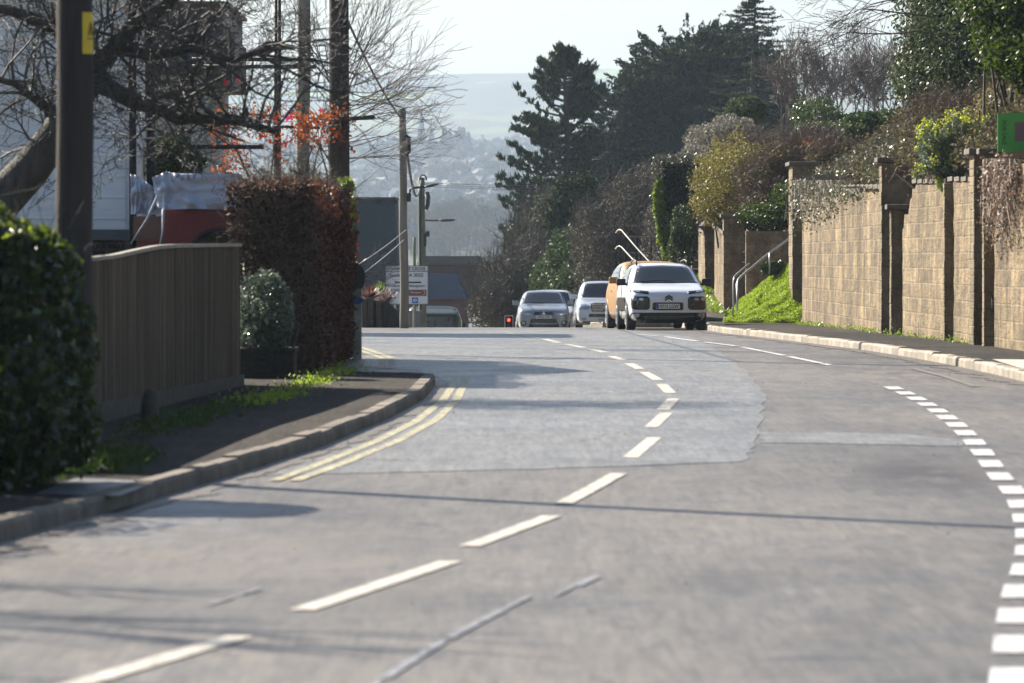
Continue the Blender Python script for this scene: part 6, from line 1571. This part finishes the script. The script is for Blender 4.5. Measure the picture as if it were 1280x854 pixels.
# euphorbia with lime heads
def euph():
    d = 91.5; t = thing('euphorbia_shrub', 'shrub with grey-green leaves and lime yellow flower heads on the stone wall', 'plant', tuple(P(1190,235,d))); S=[]; C=[]; Fl=[]
    for i in range(110):
        px = random.uniform(1147,1238); py = random.uniform(138,212)+abs(px-1190)*.12; e = P(px,py,d-.9*(py-138)/74+random.uniform(-.3,.3)); b = P(1192+random.gauss(0,12),228,d+random.uniform(-.3,.3)); mid = b.lerp(e,.55)+Vector((0,0,.06)); S += [(*b,*mid,.009,.008),(*mid,*e,.008,.005)]
        for j in range(58):
            f = random.uniform(.3,1); q = mid.lerp(e,(f-.3)/.7); C.append((q.x+random.gauss(0,.035),q.y+random.gauss(0,.035),q.z+random.gauss(0,.03)))
        if random.random() < .62:
            for j in range(26): Fl.append((e.x+random.gauss(0,.032),e.y+random.gauss(0,.032),e.z+.03+random.gauss(0,.04)))
    tubes('stems', S, M_twig, t, 4); leaves('leaves', np.array(C), .085,.026, LM['euph'], t, (0,0,-1), .3); leaves('flower_heads', np.array(Fl), .04,.03, LM['yellow'], t)
euph()
shrub('fresh_weed', 'bright green leafy weed growing down over the buttress below the lime-flowered shrub', 'plant', [px_ell(1180,225,10,14,91,.3),px_ell(1174,208,12,9,91,.3)], 1100, .07,.045, LM['green'], .2,.2, 0)
shrub('fresh_weed', 'bright green weed tuft on top of the wall beside the tall middle pier', 'plant', [px_ell(1152,218,11,6,98,.3)], 600, .08,.05, LM['green'], .2,.2, 3)
# evergreen tree top right
shrub('evergreen_tree', 'glossy grey-green evergreen tree filling the top right behind the bank', 'tree', [px_ell(1190,45,62,62,106,1.4),px_ell(1150,95,28,38,106,1.1),px_ell(1195,95,52,48,105,1.2),px_ell(1225,-20,70,60,107,1.5),px_ell(1232,120,42,36,104,1),px_ell(1165,10,36,42,107,1.2)], 40000, .085,.045, LM['holm'], .35,.28, 40, P(1215,175,106).z, clump=.14, nclump=1100, stemmat=M_bark)
shrub('ivy_clad_tree', 'dark green ivy-clad tree with yellow-green fringes at the right edge', 'tree', [px_ell(1275,20,52,60,92,1.1),px_ell(1290,70,34,40,91,1),px_ell(1262,50,30,42,91.5,.9),px_ell(1228,6,24,18,92,.7)], 24000, .08,.055, LM['dark'], .4,.22, 14, P(1285,180,92).z, clump=.12, nclump=700)
shrub('yellowing_bush', 'half-bare bush with yellow leaves left of the green board', 'bush', [px_ell(1252,128,30,18,94,.8),px_ell(1225,148,24,16,95,.8),px_ell(1278,122,22,10,94,.8)], 2600, .07,.045, leafmat('leaf_yellowing',[(.08,.08,.03),(.18,.14,.05),(.30,.28,.18)],.4,.35), .3,.3, 20, stemmat=M_twigbrown)
scrub('brown_creeper', 'brown tangle of dry stems between the evergreen tree and lime-flowered shrub', [px_ell(1215,150,50,22,98,.8),px_ell(1170,150,30,20,102,.8)], 900, .45,.006, M_twigbrown, 5000, LM['bracken'], .06, cat='plant')
# overhanging bare branches
t = thing('overhanging_branches', 'bare branches reaching left into the sky from the top right tree', 'branch', tuple(P(1180,0,101))); segs = []
for (a,b) in (((1175,-8),(-1,-.10)),((1160,20),(-1,.10)),((1140,-25),(-1,-.25)),((1150,38),(-1,-.05))):
    grow(segs, P(*a,101), (b[0],random.uniform(-.2,.2),b[1]), 1.25, .018, 3, 5, .13, 2, -.02, .6, .6, None, .0035)
tubes('limbs', segs, M_twigdark, t, 4)
# flowers on the bank
C = np.array([P(1015+random.gauss(0,9),180+random.gauss(0,3.5),133) for _ in range(60)]); tag(leaves('orange_flowers', C, .05,.04, LM['orange']), 'few orange-red leaves on a twig above the wall end pier', 'plant')

# ------------------------------------------------------------------ plants on the left
# foreground ivy hedge
def left_ivy():
    E = [px_ell(22,395,62,112,39,.8),px_ell(58,350,38,58,39.4,.6),px_ell(84,440,34,70,39.2,.5),px_ell(-40,400,90,135,39,1.0),px_ell(55,500,55,85,38.6,.7),px_ell(0,520,80,90,38,.8),px_ell(92,530,30,50,38.8,.5),px_ell(-10,310,45,38,39,.7)]
    t = thing('ivy_hedge', 'dark ivy-covered hedge with glinting top leaves in the left foreground', 'hedge', tuple(P(30,600,39))); C = crown_pts(E, 34000, .72, .17)
    for (x0,y0,z0,a_,b_,c_) in ((-4.75,43.5,.75,.95,3.6,1.12),(-5.2,34.2,.95,1.1,1.9,1.05),(-4.9,37,1.0,1.2,1.8,1.15)): E.append(((x0,y0,z0),(a_,b_,c_)))
    C = np.concatenate([C, crown_pts(E[-3:], 14000, .75, .15)])
    leaves('foliage', C, .075,.055, LM['ivy'], t); sh = stems(C[rng.integers(0,len(C),400)], 260, .35, .004, (0,0,1), .8, 3, 1); tubes('stray_shoots', sh, M_twigdark, t, 3); c2 = [((e[0][0],e[0][1],e[0][2]),tuple(r*.78 for r in e[1])) for e in E]
    top = C[(C[:,2] > H+.10) & (C[:,1] < 39.6)]; leaves('highlight_leaves', top[rng.integers(0,len(top),260)]+np.array([0,0,.04]), .075,.055, leafmat('leaf_ivy_highlight',[(.08,.12,.015),(.16,.2,.02),(.24,.25,.03)],.3,.45,.5,(.35,.45,.03)), t)  # extra yellow-green top leaves: sunlit highlights put into the leaf colour
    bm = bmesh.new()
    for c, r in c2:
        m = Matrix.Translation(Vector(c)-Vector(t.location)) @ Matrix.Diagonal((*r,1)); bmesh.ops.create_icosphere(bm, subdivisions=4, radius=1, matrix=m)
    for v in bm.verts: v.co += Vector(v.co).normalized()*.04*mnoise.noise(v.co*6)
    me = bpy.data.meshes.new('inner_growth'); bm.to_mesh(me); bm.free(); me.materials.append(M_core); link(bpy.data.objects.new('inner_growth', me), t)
left_ivy()
def tufts(name, label, pts, n, ln, wd, lm, z=.1, sd=.12):
    pts = np.array([tuple(p) for p in pts]); i = rng.integers(0,len(pts),n); C = pts[i]+rng.normal(size=(n,3))*np.array([sd,sd*2,.0])+np.array([0,0,z])+np.abs(rng.normal(size=(n,3)))*np.array([0,0,.05])
    return tag(leaves(name, C, ln, wd, lm, None, (0,0,1), .45), label, 'grass', kind='stuff')
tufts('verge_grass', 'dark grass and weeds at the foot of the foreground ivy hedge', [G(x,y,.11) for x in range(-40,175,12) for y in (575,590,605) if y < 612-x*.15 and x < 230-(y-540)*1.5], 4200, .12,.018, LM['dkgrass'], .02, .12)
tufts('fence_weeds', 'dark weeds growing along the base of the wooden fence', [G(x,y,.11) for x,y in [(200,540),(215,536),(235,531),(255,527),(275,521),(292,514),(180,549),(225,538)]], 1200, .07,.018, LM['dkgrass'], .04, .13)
tufts('pavement_moss', 'bright yellow-green moss and grass along the pavement beside the beech hedge', [G(x,y,.11) for x,y in [(305,506),(318,503),(330,500),(345,498),(358,494),(372,486),(388,480),(402,475),(416,468),(428,462)]], 2600, .035,.02, LM['grass'], -.02, .13)
tufts('kerb_weeds', 'small weeds at the foot of the tall stone wall', [Vector((wallx(y)-.08,y,zrf(y)+.11)) for y in list(np.arange(86,128,1.1))+[121,122,124,125,126,127,127.5]], 1300, .05,.025, LM['green'], -.01, .05)
tufts('path_weeds', 'weeds along the foot of the low garden wall beside the rising footpath', [Vector((5.05,y,fpz(y))) for y in np.arange(137,164,.5)], 4500, .10,.035, LM['green'], .0, .12)
# beech hedge
hx0, hx1 = P(283,300,66).x, P(438,300,80).x
c0, c1 = (hx0+.05, 66, zrf(70)+.1), (hx1, 80.5, P(350,231,66).z)
t = thing('beech_hedge', 'tall square red-brown beech hedge between the fence and the side road', 'hedge', (-3.2,73,zrf(73)))
mb = MB(); mb.bbox(c0[0]+.15,c1[0]-.14,c0[1]+.14,c1[1]-.1,c0[2],c1[2]-.12); mb.build('inner_growth', M_corebrown, t)
leaves('leaves', boxcloud(c0,c1,24000,.035,(0,1,.0,0,.35)), .065,.045, LM['beech'], t)
leaves('front_leaves', boxcloud(c0,c1,9000,.03,(0,0,1,0,0)), .06,.035, LM['beechtwig'], t)
fb = boxcloud(c0,c1,3000,.03,(0,0,1,0,.25)); tubes('twigs', stems(fb, 9000, .13, .003, (0,-.2,.6), .8, 3, 1), mat('hedge_twig',(.10,.065,.045),.8,(.17,.12,.09),3), t, 3)
shrub('variegated_bush', 'small grey-green bush in front of the beech hedge beside the fence end', 'bush', [px_ell(331,385,32,48,64,.45),px_ell(328,420,33,30,64,.45),px_ell(345,400,22,45,64,.4)], 9000, .05,.03, leafmat('leaf_variegated',[(.04,.06,.035),(.08,.11,.07),(.2,.24,.18)],.35,.25), .6,.14, 10)
m = MB(); a, b = P(290,500,63.6), P(367,440,63.6); m.bbox(a.x,b.x,63.6,64.6,a.z-.05,b.z); m.bbox(a.x-.02,b.x+.02,63.57,64.63,b.z,b.z+.04)
tag(m.build('low_wall', M_brickh if False else stone_mat('low_dark_brick',(.06,.045,.035),(.04,.03,.025),(.05,.045,.04),.22,.075,'x'), None), 'low dark wall under the small grey-green bush', 'wall')
shrub('ivy_tuft', 'fresh green ivy tuft on the top right corner of the beech hedge', 'plant', [px_ell(432,232,10,10,78,.5),px_ell(438,262,5,28,79,.4)], 1500, .06,.045, LM['green'], .3,.3, 0)
# orange-leaved shrub
t = thing('copper_leaved_shrub', 'thin shrub holding bright orange dead leaves above the beech hedge', 'shrub', tuple(P(365,240,84))); segs = []; tips = []
for px in (318,338,355,372,392,412,430):
    grow(segs, P(px,245,84), (random.gauss(0,.35),0,1), .75, .016, 3, 4, .2, 2, .05, .7, .62, tips, .004)
tubes('branches', segs, M_twigdark, t, 4); tp = np.array(tips); tp = tp[(tp[:,2] < P(0,140,84).z) & (tp[:,0] < P(442,0,84).x)]; cl = tp[rng.integers(0,len(tp),110)]
C = cl[rng.integers(0,len(cl),1500)]+rng.normal(size=(1500,3))*.07; leaves('leaves', C, .065,.04, LM['orange'], t)
# holly
t = shrub('holly_bush', 'glossy holly bush behind the covered trailer', 'bush', [px_ell(203,200,20,30,80,.5),px_ell(220,190,18,24,80,.5),px_ell(240,205,16,18,80,.5)], 3500, .07,.04, LM['laurel'], .4,.25, 6)
# the old leaning tree
def old_tree():
    d = 62; t = thing('old_leaning_tree', 'old bare tree with a thick leaning trunk and crooked branches at top left', 'tree', tuple(P(-60,360,d))); mb = MB()
    pts = [(-75,400),(-40,310),(0,252),(38,212),(68,172),(92,132),(118,92)]
    mb.tube([P(x,y,d) for x,y in pts], [.30,.27,.235,.215,.19,.17,.15], 14); mb.tube([P(118,92,d),P(140,60,d),P(165,34,d),P(205,8,d),P(240,-30,d)], [.14,.11,.09,.08,.07], 10)
    mb.tube([P(112,100,d),P(140,112,d-.1),P(168,128,d-.2),P(200,136,d),P(222,150,d+.1),P(255,148,d),P(300,152,d-.1),P(345,165,d)], [.12,.10,.09,.075,.065,.06,.05,.035], 10)
    mb.tube([P(120,90,d),P(95,55,d),P(60,30,d),P(10,12,d),P(-40,5,d)], [.10,.09,.075,.06,.05], 10)
    mb.tube([P(140,60,d),P(190,70,d-.2),P(240,60,d-.2),P(290,75,d-.3),P(340,60,d-.3)], [.07,.06,.05,.04,.03], 8)
    mb.tube([P(85,145,d),P(50,130,d),P(20,105,d),P(-20,95,d)], [.06,.045,.04,.03], 8)
    mb.build('trunk', M_bark, t, True); segs = []
    starts = []
    for path in ([(118,92),(140,60),(165,34),(205,8)],[(140,112),(168,128),(200,136),(222,150),(255,148),(300,152),(345,165)],[(120,90),(95,55),(60,30),(10,12)],[(140,60),(190,70),(240,60),(290,75),(340,60)],[(85,145),(50,130),(20,105),(-10,95)],[(68,172),(40,200)]):
        for i in range(len(path)-1):
            for k in range(6): 
                f = random.random(); starts.append(P(path[i][0]+(path[i+1][0]-path[i][0])*f, path[i][1]+(path[i+1][1]-path[i][1])*f, d))
    for s in starts:
        s0_ = len(segs)
        grow(segs, s, (random.gauss(.15,.8),random.gauss(0,.4),random.gauss(.35,.7)), random.uniform(.45,1.0), .019, 3, 4, .45, 2, .05, .9, .66, None, .0032)
        segs[s0_:] = [q for q in segs[s0_:] if not (q[5] < P(0,228,d).z and q[3] > P(125,0,d).x) and q[5] > P(0,262,d).z]
    tubes('branches', segs, mat('branch_lichen',(.04,.035,.028),.75,(.10,.095,.08),2.5), t, 4)
old_tree()
# birch-like tree sweeping right behind the second pole
t = thing('sweeping_bare_tree', 'fine bare twigs sweeping right behind the pole at the hedge corner', 'tree', tuple(P(425,260,92))); segs = []
mb = MB(); mb.tube([P(424,420,92),P(426,260,92),P(424,150,92),P(420,60,92)], [.10,.09,.07,.04], 8); mb.build('trunk', M_bark, t, True)
for i in range(20):
    y = random.uniform(80,215); grow(segs, P(424,y,92), (1,random.uniform(-.4,.4),random.uniform(-.05,.55)), random.uniform(.75,1.25), .012, 2, 6, .16, 2, .05, .5, .6, None, .003)
for i in range(10):
    y = random.uniform(40,150); grow(segs, P(424,y,92), (random.choice([-1,1])*.6,random.uniform(-.4,.4),.9), random.uniform(.8,1.4), .012, 2, 6, .14, 2, .08, .5, .6, None, .003)
tubes('branches', segs, M_twigdark, t, 3)
t = thing('hedge_side_twigs', 'pale bare twigs in front of the slate-hung gable right of the hedge', 'shrub', tuple(P(450,380,110))); segs = []
for i in range(9): grow(segs, P(436+random.gauss(0,3),352+random.gauss(0,6),110), (1,0,random.uniform(.1,.9)), .5, .006, 2, 5, .12, 2, 0, .45, .6, None, .003)
tubes('branches', segs, M_twiggrey, t, 3)
# roadside tree just outside the left edge, its branches shade the near road
t, sg_ = bare_tree('roadside_tree', 'bare roadside tree just beyond the left edge shading the near road', (-8.2,34.5,zrf(34)), 3.2, 3, M_bark, .12, depth=3, spread=.7, wob=.22, up=.12, minr=.012)

bare_tree('roadside_tree', 'second bare roadside tree just beyond the left edge, nearer the camera', (-8.6,30.0,zrf(30)), 3.0, 3, M_bark, .13, depth=3, spread=.7, wob=.22, up=.12, minr=.014)
# ------------------------------------------------------------------ the air
hz = MB(); hz.bbox(-3500, 3500, -90, 9800, -32, 290)
mh = bpy.data.materials.new('haze_air'); mh.use_nodes = True; nt = mh.node_tree
nt.nodes.remove(nt.nodes['Principled BSDF'])
pv = nt.nodes.new('ShaderNodeVolumePrincipled'); pv.inputs['Color'].default_value = (.42,.53,.67,1)
pv.inputs['Density'].default_value = HAZE; pv.inputs['Anisotropy'].default_value = .35
nt.links.new(pv.outputs[0], nt.nodes['Material Output'].inputs['Volume'])
hz_o = hz.build('haze', mh); hz_o['kind'] = 'stuff'; hz_o['label'] = 'pale blue haze filling the valley air'; hz_o['category'] = 'haze'
hz_o.visible_shadow = True
